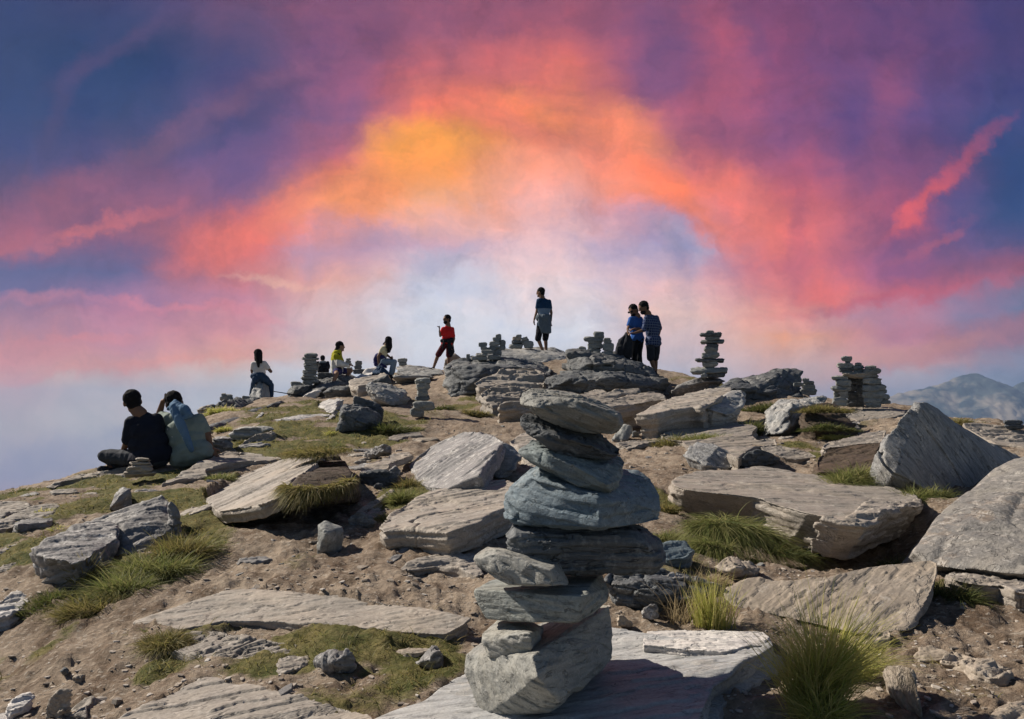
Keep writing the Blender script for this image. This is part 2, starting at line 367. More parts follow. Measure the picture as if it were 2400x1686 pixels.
slate('lichen_slate', (0.225, 0.215, 0.21), (0.165, 0.163, 0.165), lichen=0.8, lich_col=(0.52, 0.51, 0.49), streak=0.4)
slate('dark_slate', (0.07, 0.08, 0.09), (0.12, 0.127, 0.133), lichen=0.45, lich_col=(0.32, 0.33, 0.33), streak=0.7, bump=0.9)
slate('blue_slate', (0.11, 0.15, 0.18), (0.155, 0.19, 0.21), lichen=0.35, lich_col=(0.40, 0.43, 0.42), streak=0.6, k=2.2, rust=0.25, rust_col=(0.25, 0.19, 0.14), bump=0.7)
slate('cairn_grey', (0.175, 0.187, 0.185), (0.25, 0.25, 0.235), lichen=0.3, streak=0.4, k=0.8)
slate('green_slate', (0.15, 0.18, 0.185), (0.21, 0.232, 0.228), lichen=0.3, streak=0.8, k=2.0, rust=0.3, bump=0.7)
slate('striped_slate', (0.24, 0.245, 0.245), (0.33, 0.32, 0.30), lichen=0.3, streak=1.15, k=0.8, bump=1.0)
slate('grey_boulder', (0.265, 0.245, 0.215), (0.165, 0.16, 0.155), lichen=0.8, lich_col=(0.42, 0.40, 0.37), streak=0.35, rust=0.45, k=1.5, bump=1.0)
slate('stack_grey', (0.30, 0.285, 0.245), (0.225, 0.23, 0.22), lichen=0.4, lich_col=(0.40, 0.40, 0.37), streak=0.6, k=2.0, rust=0.3, rust_col=(0.24, 0.19, 0.14), bump=0.7)
slate('bleached_slab', (0.40, 0.395, 0.38), (0.29, 0.30, 0.31), lichen=0.3, streak=0.9, rust=0.25, k=1.3)
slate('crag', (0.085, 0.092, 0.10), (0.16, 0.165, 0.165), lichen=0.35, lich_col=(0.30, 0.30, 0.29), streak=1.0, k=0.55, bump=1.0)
slate('white_stone', (0.56, 0.53, 0.50), (0.45, 0.43, 0.42), lichen=0.2, streak=0.4)
slate('tan_stone', (0.33, 0.275, 0.215), (0.255, 0.222, 0.187), lichen=0.35, lich_col=(0.52, 0.49, 0.45), streak=0.35, rust=0.3, rust_col=(0.42, 0.30, 0.16))

def cloth(name, col, rough=0.85, col2=None, z=None, pattern=None, vary=0.12):
    m = bpy.data.materials.new(name); m.use_nodes = True
    N = NT(m.node_tree); bs = N.n['Principled BSDF']
    tc = N.node('ShaderNodeTexCoord').outputs['Object']
    sp = N.node('ShaderNodeSeparateXYZ'); N.put(sp.inputs[0], tc)
    c = N.mix(0.0, col, col)
    if col2 is not None and z is not None:
        c = N.mix(N.mapr(N.math('ADD', sp.outputs[2], N.math('MULTIPLY', N.noise(tc, 8), 0.03)), z + 0.008, z + 0.022, 0, 1), col2, col)
    if pattern == 'plaid':
        l1 = N.math('LESS_THAN', N.math('FRACT', N.math('MULTIPLY', sp.outputs[2], 17.0)), 0.24)
        l2 = N.math('LESS_THAN', N.math('FRACT', N.math('MULTIPLY', N.math('ADD', sp.outputs[0], N.math('MULTIPLY', sp.outputs[1], 0.6)), 17.0)), 0.24)
        c = N.mix(N.math('MULTIPLY', N.math('MAXIMUM', l1, l2), 0.75), col, col2)
    if pattern == 'stripes':
        l1 = N.math('LESS_THAN', N.math('FRACT', N.math('MULTIPLY', N.math('ADD', sp.outputs[2], N.math('MULTIPLY', sp.outputs[0], 0.5)), 60.0)), 0.4)
        c = N.mix(l1, col, col2)
    c = N.mix(1.0, c, N.ramp(N.noise(tc, 9, 5), [(0.3, 1 - vary), (0.7, 1 + vary)]), 'MULTIPLY')
    N.put(bs.inputs['Base Color'], c); bs.inputs['Roughness'].default_value = rough
    bs.inputs['Specular IOR Level'].default_value = 0.12
    bp = N.node('ShaderNodeBump'); bp.inputs['Strength'].default_value = 0.35; bp.inputs['Distance'].default_value = 0.01
    N.put(bp.inputs['Height'], N.noise(tc, 30, 5)); N.put(bs.inputs['Normal'], bp.outputs[0])
    MATS[name] = m
    return m

# ------------------------------------------------------------------ object helpers
def setup(o, label=None, cat=None, group=None, kind=None):
    if label: o['label'] = label
    if cat: o['category'] = cat
    if group: o['group'] = group
    if kind: o['kind'] = kind
    return o
def mesh_np(name, v, f, smooth=True):
    me = bpy.data.meshes.new(name)
    me.from_pydata(v.tolist() if hasattr(v, 'tolist') else v, [], f.tolist() if hasattr(f, 'tolist') else f)
    if smooth: me.polygons.foreach_set('use_smooth', [True] * len(me.polygons))
    me.update(); return me
def fast_mesh(name, v, f, smooth=True):
    """v: N x 3 array, f: M x k array (all faces the same number of corners)"""
    me = bpy.data.meshes.new(name)
    M, k = f.shape
    me.vertices.add(len(v)); me.vertices.foreach_set('co', np.ascontiguousarray(v, np.float32).ravel())
    me.loops.add(M * k); me.loops.foreach_set('vertex_index', np.ascontiguousarray(f, np.int32).ravel())
    me.polygons.add(M); me.polygons.foreach_set('loop_start', np.arange(M, dtype=np.int32) * k)
    me.polygons.foreach_set('loop_total', np.full(M, k, np.int32))
    me.update(calc_edges=True)
    me.polygons.foreach_set('use_smooth', np.full(M, smooth))
    return me
def remesh(bm, voxel, smooth_it=0):
    me = bpy.data.meshes.new('tmp'); bmesh.ops.recalc_face_normals(bm, faces=bm.faces); bm.to_mesh(me); bm.free()
    o = bpy.data.objects.new('tmp', me); COL.objects.link(o)
    md = o.modifiers.new('r', 'REMESH'); md.mode = 'VOXEL'; md.voxel_size = voxel; md.adaptivity = 0
    if smooth_it:
        s = o.modifiers.new('s', 'SMOOTH'); s.factor = 0.5; s.iterations = smooth_it
    dg = bpy.context.evaluated_depsgraph_get()
    out = bpy.data.meshes.new_from_object(o.evaluated_get(dg))
    bpy.data.objects.remove(o); bpy.data.meshes.remove(me)
    return out
def get_v(me):
    a = np.empty(len(me.vertices) * 3, np.float32); me.vertices.foreach_get('co', a); return a.reshape(-1, 3).astype(float)
def get_n(me):
    a = np.empty(len(me.vertices) * 3, np.float32); me.vertex_normals.foreach_get('vector', a); return a.reshape(-1, 3).astype(float)

PADS = []
def finish_stone(name, label, cat, bm, nrm, strike, mat, group=None, layer=None, rough=1.0, flake=1.0, crack=1.0, vox=None, chunk=0.0, keep=False, boxy=None):
    """bm in world space -> displaced rock whose local z is the bedding normal"""
    co = np.array([v.co[:] for v in bm.verts])
    mn, mx = co.min(0), co.max(0)
    ctr = (mn + mx) / 2; ctr[2] = mn[2]
    dist = max(1.5, float(ctr[1]))
    nz = np.array(nrm, float); nz /= np.linalg.norm(nz)
    sx_ = np.array(strike, float); sx_ -= nz * sx_.dot(nz); sx_ /= np.linalg.norm(sx_)
    ty = np.cross(nz, sx_)
    M = np.stack([sx_, ty, nz], 1)        # local -> world
    loc = (co - ctr) @ M
    for v, q in zip(bm.verts, loc): v.co = q
    ext = loc.max(0) - loc.min(0)
    size = float(np.sort(ext)[1]); th = float(ext.min())
    vx = vox or max(min(dist * 0.0017, th / 8), ext.max() / 230, min(th / 5, 0.003))
    vx = min(vx, max(th / 3.0, 0.003))
    me = remesh(bm, vx)
    p = get_v(me); n = get_n(me)
    ed = np.empty(len(me.edges) * 2, np.int32); me.edges.foreach_get('vertices', ed); ed = ed.reshape(-1, 2)
    for _k in range(3):                    # normals averaged over the neighbours, so edges do not spike
        acc = n.copy()
        for c_ in range(3):
            acc[:, c_] += np.bincount(ed[:, 0], n[ed[:, 1], c_], len(n)) + np.bincount(ed[:, 1], n[ed[:, 0], c_], len(n))
        n = acc / (np.linalg.norm(acc, axis=1)[:, None] + 1e-9)
    seed = abs(hash_s(name + str(label))) % 9973
    sh = seed * 0.37
    px = dist * 0.00135                    # size of one picture pixel at the stone
    # broad lumps
    p2 = p + n * (fbm(p / (0.55 * size + 1e-6) + sh, 3, seed) * 0.016 * size * rough)[:, None]
    # chipped corners and facets
    if chunk > 0:
        cv, cb = cell(p / (0.28 * size) * np.array([1, 1, 1.6]) + sh + fbm(p / (0.2 * size), 2, 3)[:, None] * 0.25, seed)
        p2 = p2 + n * ((cv * 0.035 - 0.05 * np.exp(-(cb / 0.06) ** 2)) * size * chunk)[:, None]
    lay = layer or max(th * 0.16, 2.4 * px)
    warp = fbm(p / (0.5 * size) + sh + 9, 2, seed + 3) * lay * 0.7
    k = (p[:, 2] + warp) / lay
    kf = np.floor(k)
    q = np.stack([p[:, 0] / (0.35 * size), p[:, 1] / (0.35 * size), kf * 3.71 + sh], 1)
    off = vnoise(q, seed + 5)
    q2 = np.stack([p[:, 0] / (0.11 * size), p[:, 1] / (0.11 * size), kf * 5.17 + sh], 1)
    off = off + 0.5 * vnoise(q2, seed + 6) - 0.35 * np.exp(-((k - kf) / 0.16) ** 2)
    side = sstep(0.25, 0.8, 1 - np.abs(n[:, 2]))
    hn = n.copy(); hn[:, 2] = 0; hl = np.linalg.norm(hn, axis=1) + 1e-6; hn /= hl[:, None]
    p2 = p2 + hn * (off * side * min(lay * 0.75, 0.06 * size + 0.004) * rough)[:, None]
    # cleavage flakes on the bedding surfaces
    fl = min(0.012 + 0.0035 * dist, 0.05 * size + 0.006, th * 0.35) * flake
    a = np.stack([p[:, 0] / (1.1 * size), p[:, 1] / (0.20 * size), p[:, 0] * 0 + sh], 1)
    nz1 = fbm(a + fbm(p / (0.12 * size), 3, seed)[:, None] * 0.16, 4, seed + 11, 0.55)
    t = nz1 * 5.0; tq = np.floor(t) + sstep(0.88, 1.0, t - np.floor(t))
    flat = sstep(0.5, 0.9, np.abs(n[:, 2])) * np.sign(n[:, 2])
    p2[:, 2] += flat * tq / 5.0 * fl * 1.6
    # cracks that run with the grain
    b = np.stack([p[:, 0] / (0.9 * size), p[:, 1] / (0.20 * size), p[:, 2] / (0.3 * size) + sh], 1)
    cr = np.abs(fbm(b + fbm(p / (0.15 * size), 3, seed + 7)[:, None] * 0.045, 2, seed + 17))
    p2 = p2 - n * (np.exp(-(cr / 0.013) ** 2) * sstep(-.1, .25, fbm(p / (0.4 * size) + sh, 2, seed + 31)) * min(0.008 + 0.0014 * dist, 0.025 * size + 0.003) * crack)[:, None]
    # grain
    p2 = p2 + n * (fbm(p / max(0.018 * dist, 0.05 * size) + sh, 4, seed + 23, 0.6) * max(0.0009 * dist, 0.0022) * rough ** 2.2)[:, None]
    me.vertices.foreach_set('co', p2.astype(np.float32).ravel()); me.update()
    me.polygons.foreach_set('use_smooth', np.full(len(me.polygons), True))
    me.name = name
    me.materials.append(MATS[mat])
    o = bpy.data.objects.new(name, me); COL.objects.link(o)
    Mw = Matrix.Identity(4)
    for i in range(3):
        for j in range(3): Mw[i][j] = M[i, j]
        Mw[i][3] = ctr[i]
    o.matrix_world = Mw
    setup(o, label, cat, group)
    return o
def hash_s(s):
    h = 7
    for c in s: h = (h * 131 + ord(c)) & 0x7fffffff
    return h

def plane_of(anchors):
    """anchors (sx, sy, h) h above the hill | (sx, sy, 'd', depth) | (sx, sy, 'z', height) -> 1/d = a + b u + c v"""
    A = []; B = []
    for an in anchors:
        u, v = uv(an[0], an[1])
        if an[2] == 'd': d = an[3]
        elif an[2] == 'z': d = an[3] / v
        else: d = hit(an[0], an[1], an[2])
        A.append((1, u, v)); B.append(1 / d)
    if len(A) == 2:      # same depth across the picture
        (o1, _, v1), (o2, _, v2) = A
        c = (B[0] - B[1]) / (v1 - v2); return (B[0] - c * v1, 0, c)
    s, *_r = np.linalg.lstsq(np.array(A), np.array(B), rcond=None)
    return tuple(s)
def on_plane(pl, px, py):
    u, v = uv(px, py); d = 1 / max(1e-3, pl[0] + pl[1] * u + pl[2] * v)
    return np.array((u * d, d, v * d))
def slab(name, label, outline, anchors, t=0.1, mat='pale_slate', down=(0, 0, -1), taper=0.97, cat='rock slab', strike=(1, 0.5, 0), **kw):
    pl = plane_of(anchors)
    top = [on_plane(pl, *q) for q in outline]
    n = np.zeros(3)
    for i in range(len(top)):
        a, b = top[i], top[(i + 1) % len(top)]; n += np.cross(a, b)
    n /= np.linalg.norm(n)
    if n[2] < 0: n = -n
    PADS.append((np.array(top)[:, :2], n, top[0].copy(), t))
    c = np.mean(top, 0); dn = np.array(down, float) * t
    bm = bmesh.new()
    tv = [bm.verts.new(q) for q in top]
    bv = [bm.verts.new(c + (q - c) * taper + dn) for q in top]
    bm.faces.new(tv); bm.faces.new(bv[::-1])
    m = len(tv)
    for i in range(m): bm.faces.new((tv[i], tv[(i + 1) % m], bv[(i + 1) % m], bv[i]))
    bmesh.ops.triangulate(bm, faces=[f for f in bm.faces if len(f.verts) > 4], ngon_method='EAR_CLIP')
    return finish_stone(name, label, cat, bm, n, strike, mat, **kw)
def hull(name, label, pts, d0, back=0.2, inner=(), mat='dark_slate', cat='rock', bed=(0.05, -0.1, 1), strike=(1, 0.3, 0), shrink=0.82, drop=0.0, **kw):
    """pts: outline (sx, sy, dd), inner: further corners on the near faces; the far side is the outline pushed away from the eye"""
    F = [P(x, y, d0 + dd) for x, y, dd in pts] + [P(x, y, d0 + dd) for x, y, dd in inner]
    O = [P(x, y, d0 + dd) for x, y, dd in pts]
    c = np.mean(O, 0)
    Bk = [(c + (q - c) * shrink) + np.array((c[0] / c[1] * back, back, c[2] / c[1] * back - drop)) for q in O]
    if cat != 'stone':                      # the rock reaches down to the soil it sits in
        lo = sorted(O, key=lambda q: q[2])[:max(3, len(O) // 2)]
        for q in lo:
            g_ = ground(q[0], q[1] + back * .25)[0]
            if 0.03 < q[2] - g_ < 1.0: Bk.append(np.array((q[0] * .98 + c[0] * .02, q[1] + back * .25, g_ - 0.05)))
    bm = bmesh.new()
    for q in F + Bk: bm.verts.new(q)
    r = bmesh.ops.convex_hull(bm, input=list(bm.verts))
    junk = [g for g in (r['geom_interior'] + r['geom_unused']) if isinstance(g, bmesh.types.BMVert) and g.is_valid]
    bmesh.ops.delete(bm, geom=list(set(junk)), context='VERTS')
    return finish_stone(name, label, cat, bm, bed, strike, mat, **kw)
def O3(c, pts, dd=0.0):
    """crop pixels, optional third number = depth offset"""
    r = []
    for q in pts:
        x, y = S(c, q[0], q[1]); r.append((x, y, (q[2] if len(q) > 2 else 0.0) + dd))
    return r

def block(c, x0, y0, x1, y1, d, rnd, depth=None, tilt=0.0):
    """corner points of a rough block of stone seen at this place"""
    X0, Y0 = S(c, x0, y0); X1, Y1 = S(c, x1, y1)
    w_, h_ = X1 - X0, Y1 - Y0
    dep = (depth if depth is not None else 0.75 * w_ * d / FPX)
    pts = []
    prof = [(0.0, 0.5), (0.015, 0.08), (0.3, 0.0), (0.72, 0.0), (0.985, 0.10), (1.0, 0.5), (0.97, 0.95), (0.6, 1.02), (0.25, 1.0), (0.03, 0.93)]
    for fx, fy in prof:
        jx = rnd.uniform(-0.03, 0.03); jy = rnd.uniform(-0.07, 0.07)
        pts.append((X0 + min(1, max(0, fx + jx)) * w_, Y0 + min(1.03, max(-0.03, fy + jy)) * h_ + (fx - 0.5) * tilt * w_, rnd.uniform(-0.1, 0.1) * dep))
    # near edge of the top face
    return pts, dep
ORD = ['topmost', 'second', 'third', 'fourth', 'fifth', 'sixth', 'seventh', 'eighth', 'ninth', 'tenth', 'eleventh', 'twelfth', 'thirteenth', 'fourteenth', 'fifteenth', 'sixteenth', 'seventeenth', 'eighteenth', 'nineteenth', 'twentieth']

# ------------------------------------------------------------------ bodies and clothes from overlapping tapered forms
def ico(bm, c, r, M=None, sub=2):
    g = bmesh.ops.create_icosphere(bm, subdivisions=sub, radius=1.0)['verts']
    r = (r, r, r) if not isinstance(r, (tuple, list)) else r
    for v in g:
        q = Vector((v.co[0] * r[0], v.co[1] * r[1], v.co[2] * r[2]))
        if M is not None: q = M @ q
        v.co = q + Vector(c)
    return g
def cap(bm, a, ra, b, rb):
    t = bmesh.new()
    ico(t, a, ra); ico(t, b, rb)
    r = bmesh.ops.convex_hull(t, input=list(t.verts))
    junk = [g for g in (r['geom_interior'] + r['geom_unused']) if isinstance(g, bmesh.types.BMVert) and g.is_valid]
    bmesh.ops.delete(t, geom=list(set(junk)), context='VERTS')
    me = bpy.data.meshes.new('t'); t.to_mesh(me); t.free(); bm.from_mesh(me); bpy.data.meshes.remove(me)
def hullpts(bm, pts):
    t = bmesh.new()
    for q in pts: t.verts.new(q)
    bmesh.ops.convex_hull(t, input=list(t.verts))
    loose = [v for v in t.verts if not v.link_faces]
    bmesh.ops.delete(t, geom=loose, context='VERTS')
    me = bpy.data.meshes.new('t'); t.to_mesh(me); t.free(); bm.from_mesh(me); bpy.data.meshes.remove(me)
def form(name, prims, mat, base, parent=None, vox=0.01, it=4, fold=0.0, foldscale=0.12, label=None, cat=None, group=None):
    bm = bmesh.new()
    for q in prims:
        if q[0] == 'c': cap(bm, q[1], q[2], q[3], q[4])
        elif q[0] == 'e': ico(bm, q[1], q[2], q[3] if len(q) > 3 else None)
        elif q[0] == 'h': hullpts(bm, q[1])
    for v in bm.verts: v.co -= Vector(base)
    me = remesh(bm, vox, it)
    if fold:
        p = get_v(me); n = get_n(me)
        a = p / foldscale * np.array([1, 1, 0.45]) + hash_s(name) % 91
        p = p + n * ((1 - np.abs(fbm(a, 3, 3)) * 3) * fold)[:, None]
        me.vertices.foreach_set('co', p.astype(np.float32).ravel()); me.update()
    me.polygons.foreach_set('use_smooth', np.full(len(me.polygons), True))
    me.name = name; me.materials.append(MATS[mat])
    o = bpy.data.objects.new(name, me); COL.objects.link(o)
    if parent: o.parent = parent
    else: o.location = base
    setup(o, label, cat, group)
    return o
def nrmz(v): return v / (np.linalg.norm(v) + 1e-9)

def person(label, c, d, J, face, skin='skin', hair='hair', beard=False, shirt=None, pants=None, shoes=None, hairx=(), hs=1.0,
           sleeve=0.75, leg_len=0.9, vox=0.011, glasses=False, fold=0.006, torso=1.0, waist=1.0, grip=None, shirt_len=0.0, hands=True, eyes=True):
    def g(k):
        x, y = S(c, J[k][0], J[k][1]); return P(x, y, d + (J[k][2] if len(J[k]) > 2 else 0))
    j = {k: g(k) for k in J}
    base = np.array([np.mean([j[k][0] for k in ('hipl', 'hipr')]), np.mean([j[k][1] for k in ('hipl', 'hipr')]), min(v[2] for v in j.values())])
    root = bpy.data.objects.new('person', None); COL.objects.link(root); root.location = base
    root.empty_display_size = 0.1
    setup(root, label, 'person')
    shm = (j['shl'] + j['shr']) / 2; hpm = (j['hipl'] + j['hipr']) / 2
    up = nrmz(shm - hpm); sd_ = j['shr'] - j['shl']; half = np.linalg.norm(sd_) / 2; sd_ = nrmz(sd_ - up * sd_.dot(up)); fw = np.cross(up, sd_)
    T = Matrix((sd_, fw, up)).transposed()
    tl = np.linalg.norm(shm - hpm)
    def torso_prims(e):
        w_ = max(half, 0.12) + 0.02
        r = [('e', hpm + up * tl * 0.70, ((w_ + e) * torso, 0.108 * torso + e, tl * 0.36 + e), T),
             ('e', hpm + up * tl * 0.40, (0.145 * torso * waist + e, 0.10 * torso * waist + e, tl * 0.34 + e), T),
             ('e', hpm + up * 0.02, (0.165 * torso * waist + e, 0.115 * torso * waist + e, 0.13 + e), T),
             ('c', j['shl'] - up * 0.025, 0.056 + e, j['shr'] - up * 0.025, 0.056 + e),
             ('c', j['neck'] - up * 0.03, 0.055 + e * 0.6, j['shl'] * 0.8 + shm * 0.2 - up * 0.01, 0.048 + e * 0.8),
             ('c', j['neck'] - up * 0.03, 0.055 + e * 0.6, j['shr'] * 0.8 + shm * 0.2 - up * 0.01, 0.048 + e * 0.8)]
        return r
    body = torso_prims(0)
    f = nrmz(np.array(face, float)); hd = j['head']; hu = nrmz(hd - j['neck']); hu = nrmz(hu * 0.6 + np.array((0, 0, 1.0)))
    hu = nrmz(hu - f * hu.dot(f)); hsd = np.cross(f, hu); H = Matrix((hsd, f, hu)).transposed(); s = hs
    body += [('e', hd + hu * 0.022 * s, (0.072 * s, 0.092 * s, 0.095 * s), H), ('e', hd + f * 0.028 * s - hu * 0.055 * s, (0.050 * s, 0.060 * s, 0.055 * s), H),
             ('c', hd + f * 0.088 * s + hu * 0.012 * s, 0.008 * s, hd + f * 0.104 * s - hu * 0.022 * s, 0.013 * s),
             ('c', hd + f * 0.082 * s + hu * 0.028 * s - hsd * 0.03 * s, 0.011 * s, hd + f * 0.082 * s + hu * 0.028 * s + hsd * 0.03 * s, 0.011 * s),
             ('e', hd + f * 0.078 * s - hu * 0.052 * s, (0.026 * s, 0.014 * s, 0.010 * s), H),
             ('e', hd + f * 0.072 * s - hu * 0.088 * s, (0.022 * s, 0.018 * s, 0.018 * s), H),
             ('e', hd + hsd * 0.075 * s - hu * 0.005, (0.012 * s, 0.022 * s, 0.032 * s), H), ('e', hd - hsd * 0.075 * s - hu * 0.005, (0.012 * s, 0.022 * s, 0.032 * s), H),
             ('c', j['neck'], 0.068 * s, hd - hu * 0.05 * s - f * 0.015, 0.056 * s)]
    for sfx in 'lr':
        sh, el, wr = j['sh' + sfx], j['el' + sfx], j['wr' + sfx]
        body += [('c', sh, 0.052, el, 0.040), ('c', el, 0.040, wr, 0.027)]
        hand = j.get('ha' + sfx, wr + nrmz(wr - el) * 0.09)
        hv = nrmz(hand - wr); pn = np.cross(hv, sd_ * 0.6 + fw * 0.8); pn = nrmz(pn); pw = np.cross(hv, pn)
        L = 0.085
        palm = wr + hv * 0.045
        body += [('e', palm, (0.042, 0.018, 0.050), Matrix((pw, pn, hv)).transposed())]
        if hands:
            for q, (o_, ln) in enumerate(((-0.030, 0.062), (-0.010, 0.075), (0.010, 0.070), (0.029, 0.055))):
                a = wr + hv * 0.082 + pw * o_; curl = pn * 0.018 * (1 + 0.3 * q)
                b = a + hv * ln * 0.55 + curl * 0.5; e_ = b + hv * ln * 0.40 + curl * 1.4
                body += [('c', a, 0.0105, b, 0.0095), ('c', b, 0.0095, e_, 0.008)]
            a = wr + hv * 0.03 - pw * 0.032; b = a + hv * 0.035 - pw * 0.028 + pn * 0.01
            body += [('c', a, 0.014, b, 0.011), ('c', b, 0.011, b + hv * 0.028 + pn * 0.012, 0.009)]
    for sfx in 'lr':
        hp, kn, an = j['hip' + sfx], j['kn' + sfx], j['an' + sfx]
        calf = kn + (an - kn) * 0.3
        toe = j.get('toe' + sfx, an + np.array((f[0], f[1], 0)) * 0.16 - np.array((0, 0, 0.05)))
        body += [('c', hp, 0.085, kn, 0.056), ('c', kn, 0.055, calf, 0.056), ('c', calf, 0.056, an, 0.037), ('c', an - np.array((0, 0, 0.03)), 0.038, toe, 0.030)]
    form('body', body, skin, base, root, vox, 3)
    # hair
    hp_ = [('e', hd + hu * 0.042 * s - f * 0.016 * s, (0.084 * s, 0.097 * s, 0.090 * s), H), ('e', hd - hu * 0.018 * s - f * 0.045 * s, (0.070 * s, 0.052 * s, 0.060 * s), H)]
    for q in hairx:
        a = P(*S(c, q[0], q[1]), d + q[2]); b = P(*S(c, q[4], q[5]), d + q[6]); hp_.append(('c', a, q[3], b, q[7]))
    form('hair', hp_, hair, base, root, vox * 0.8, 1, 0.004, 0.03)
    if beard:
        form('beard', [('e', hd + f * 0.036 * s - hu * 0.068 * s, (0.054 * s, 0.060 * s, 0.050 * s), H)], hair, base, root, vox * 0.7, 2)
    if eyes:
        for q in (-1, 1):
            form('eye', [('e', hd + f * 0.086 * s + hu * 0.008 * s + hsd * 0.031 * s * q, (0.014 * s, 0.008 * s, 0.008 * s), H)], 'eye_dark', base, root, 0.004, 0)
    if glasses:
        form('sunglasses', [('e', hd + f * 0.096 * s + hu * 0.006 * s + hsd * 0.034 * s, (0.030 * s, 0.008 * s, 0.022 * s), H), ('e', hd + f * 0.096 * s + hu * 0.006 * s - hsd * 0.034 * s, (0.030 * s, 0.008 * s, 0.022 * s), H),
              ('c', hd + f * 0.095 * s + hu * 0.01 * s + hsd * 0.04 * s, 0.005, hd + f * 0.095 * s + hu * 0.01 * s - hsd * 0.04 * s, 0.005)], 'glasses_dark', base, root, 0.005, 0)
    if shirt:
        pr = torso_prims(0.016)
        if shirt_len: pr.append(('e', hpm - up * shirt_len, (0.165 * torso * waist + 0.02, 0.12 * torso + 0.02, 0.10), T))
        for sfx in 'lr':
            sh, el, wr = j['sh' + sfx], j['el' + sfx], j['wr' + sfx]
            e_ = sh + (el - sh) * min(sleeve, 1)
            pr.append(('c', sh, 0.068, e_, 0.060 if sleeve < 1 else 0.052))
            if sleeve > 1: pr.append(('c', el, 0.052, el + (wr - el) * (sleeve - 1), 0.043))
        form('shirt', pr, shirt, base, root, vox, 3, fold)
    if pants:
        pr = [('e', hpm + up * 0.0, (0.172 * waist + 0.012, 0.125 * waist + 0.012, 0.125), T)]
        for sfx in 'lr':
            hp, kn, an = j['hip' + sfx], j['kn' + sfx], j['an' + sfx]
            if leg_len <= 1: pr.append(('c', hp, 0.100, hp + (kn - hp) * leg_len, 0.088))
            else:
                pr.append(('c', hp, 0.098, kn, 0.072)); pr.append(('c', kn, 0.072, kn + (an - kn) * (leg_len - 1), 0.058))
        form('trousers' if leg_len > 1 else 'shorts', pr, pants, base, root, vox, 3, fold)
    if shoes:
        for sfx in 'lr':
            an = j['an' + sfx]; toe = j.get('toe' + sfx, an + np.array((f[0], f[1], 0)) * 0.16 - np.array((0, 0, 0.05)))
            form('shoe', [('c', an - np.array((0, 0, 0.025)), 0.048, toe, 0.038), ('c', an - np.array((0, 0, 0.05)), 0.03, toe - np.array((0, 0, 0.015)), 0.03)], shoes, base, root, vox, 2)
    return root, j, base

# ------------------------------------------------------------------ grass
def grass_mat(name, c1, c2, c3):
    m = bpy.data.materials.new(name); m.use_nodes = True
    N = NT(m.node_tree); bs = N.n['Principled BSDF']
    gi = N.node('ShaderNodeNewGeometry')
    at = N.node('ShaderNodeAttribute', attribute_name='tone')
    c = N.ramp(gi.outputs['Random Per Island'], [(0.0, c1), (0.45, c2), (0.8, c2), (1.0, c3)])
    c = N.mix(N.math('MULTIPLY', at.outputs['Fac'], 0.8), c, c3)
    N.put(bs.inputs['Base Color'], c); bs.inputs['Roughness'].default_value = 0.6
    bs.inputs['Specular IOR Level'].default_value = 0.3
    tr = N.node('ShaderNodeBsdfTranslucent'); N.put(tr.inputs[0], c)
    mx = N.node('ShaderNodeMixShader'); mx.inputs[0].default_value = 0.48
    N.l.new(bs.outputs[0], mx.inputs[1]); N.l.new(tr.outputs[0], mx.inputs[2])
    N.l.new(mx.outputs[0], N.n['Material Output'].inputs[0])
    MATS[name] = m
grass_mat('tuft_grass', (0.075, 0.115, 0.03), (0.155, 0.19, 0.052), (0.33, 0.30, 0.13))
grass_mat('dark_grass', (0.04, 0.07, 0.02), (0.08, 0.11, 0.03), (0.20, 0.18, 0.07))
grass_mat('olive_grass', (0.08, 0.095, 0.025), (0.17, 0.165, 0.045), (0.33, 0.26, 0.12))
grass_mat('yellow_grass', (0.20, 0.26, 0.045), (0.40, 0.42, 0.09), (0.60, 0.52, 0.22))
grass_mat('dry_grass', (0.25, 0.19, 0.10), (0.33, 0.26, 0.15), (0.42, 0.34, 0.20))

def blades(base, direc, length, width, droop, nseg=3, tone=None, seed=1):
    """base Nx3, direc Nx3 unit, -> verts, quads of bent tapering blades"""
    n = len(base); rng = np.random.default_rng(seed)
    side = np.stack([rng.normal(size=n), rng.normal(size=n), np.zeros(n)], 1)
    side -= direc * (side * direc).sum(1)[:, None]; side /= np.linalg.norm(side, axis=1)[:, None]
    hor = direc.copy(); hor[:, 2] = 0; hl = np.linalg.norm(hor, axis=1)[:, None]; hor = np.where(hl > 1e-3, hor / np.maximum(hl, 1e-3), side)
    V = []
    for k in range(nseg + 1):
        t = k / nseg
        ctr = base + direc * (length * t)[:, None] + hor * (length * droop * t * t * 0.55)[:, None]
        ctr[:, 2] -= length * droop * t * t * 0.75
        wdt = (width * (1 - t) ** 0.7 * 0.5 + width * 0.04)[:, None]
        V.append(ctr - side * wdt); V.append(ctr + side * wdt)
    V = np.stack(V, 1).reshape(-1, 3)
    m = 2 * (nseg + 1); idx = np.arange(n)[:, None] * m
    F = [idx + np.array([2 * k, 2 * k + 1, 2 * k + 3, 2 * k + 2]) for k in range(nseg)]
    return V, np.concatenate(F, 0).astype(np.int32)

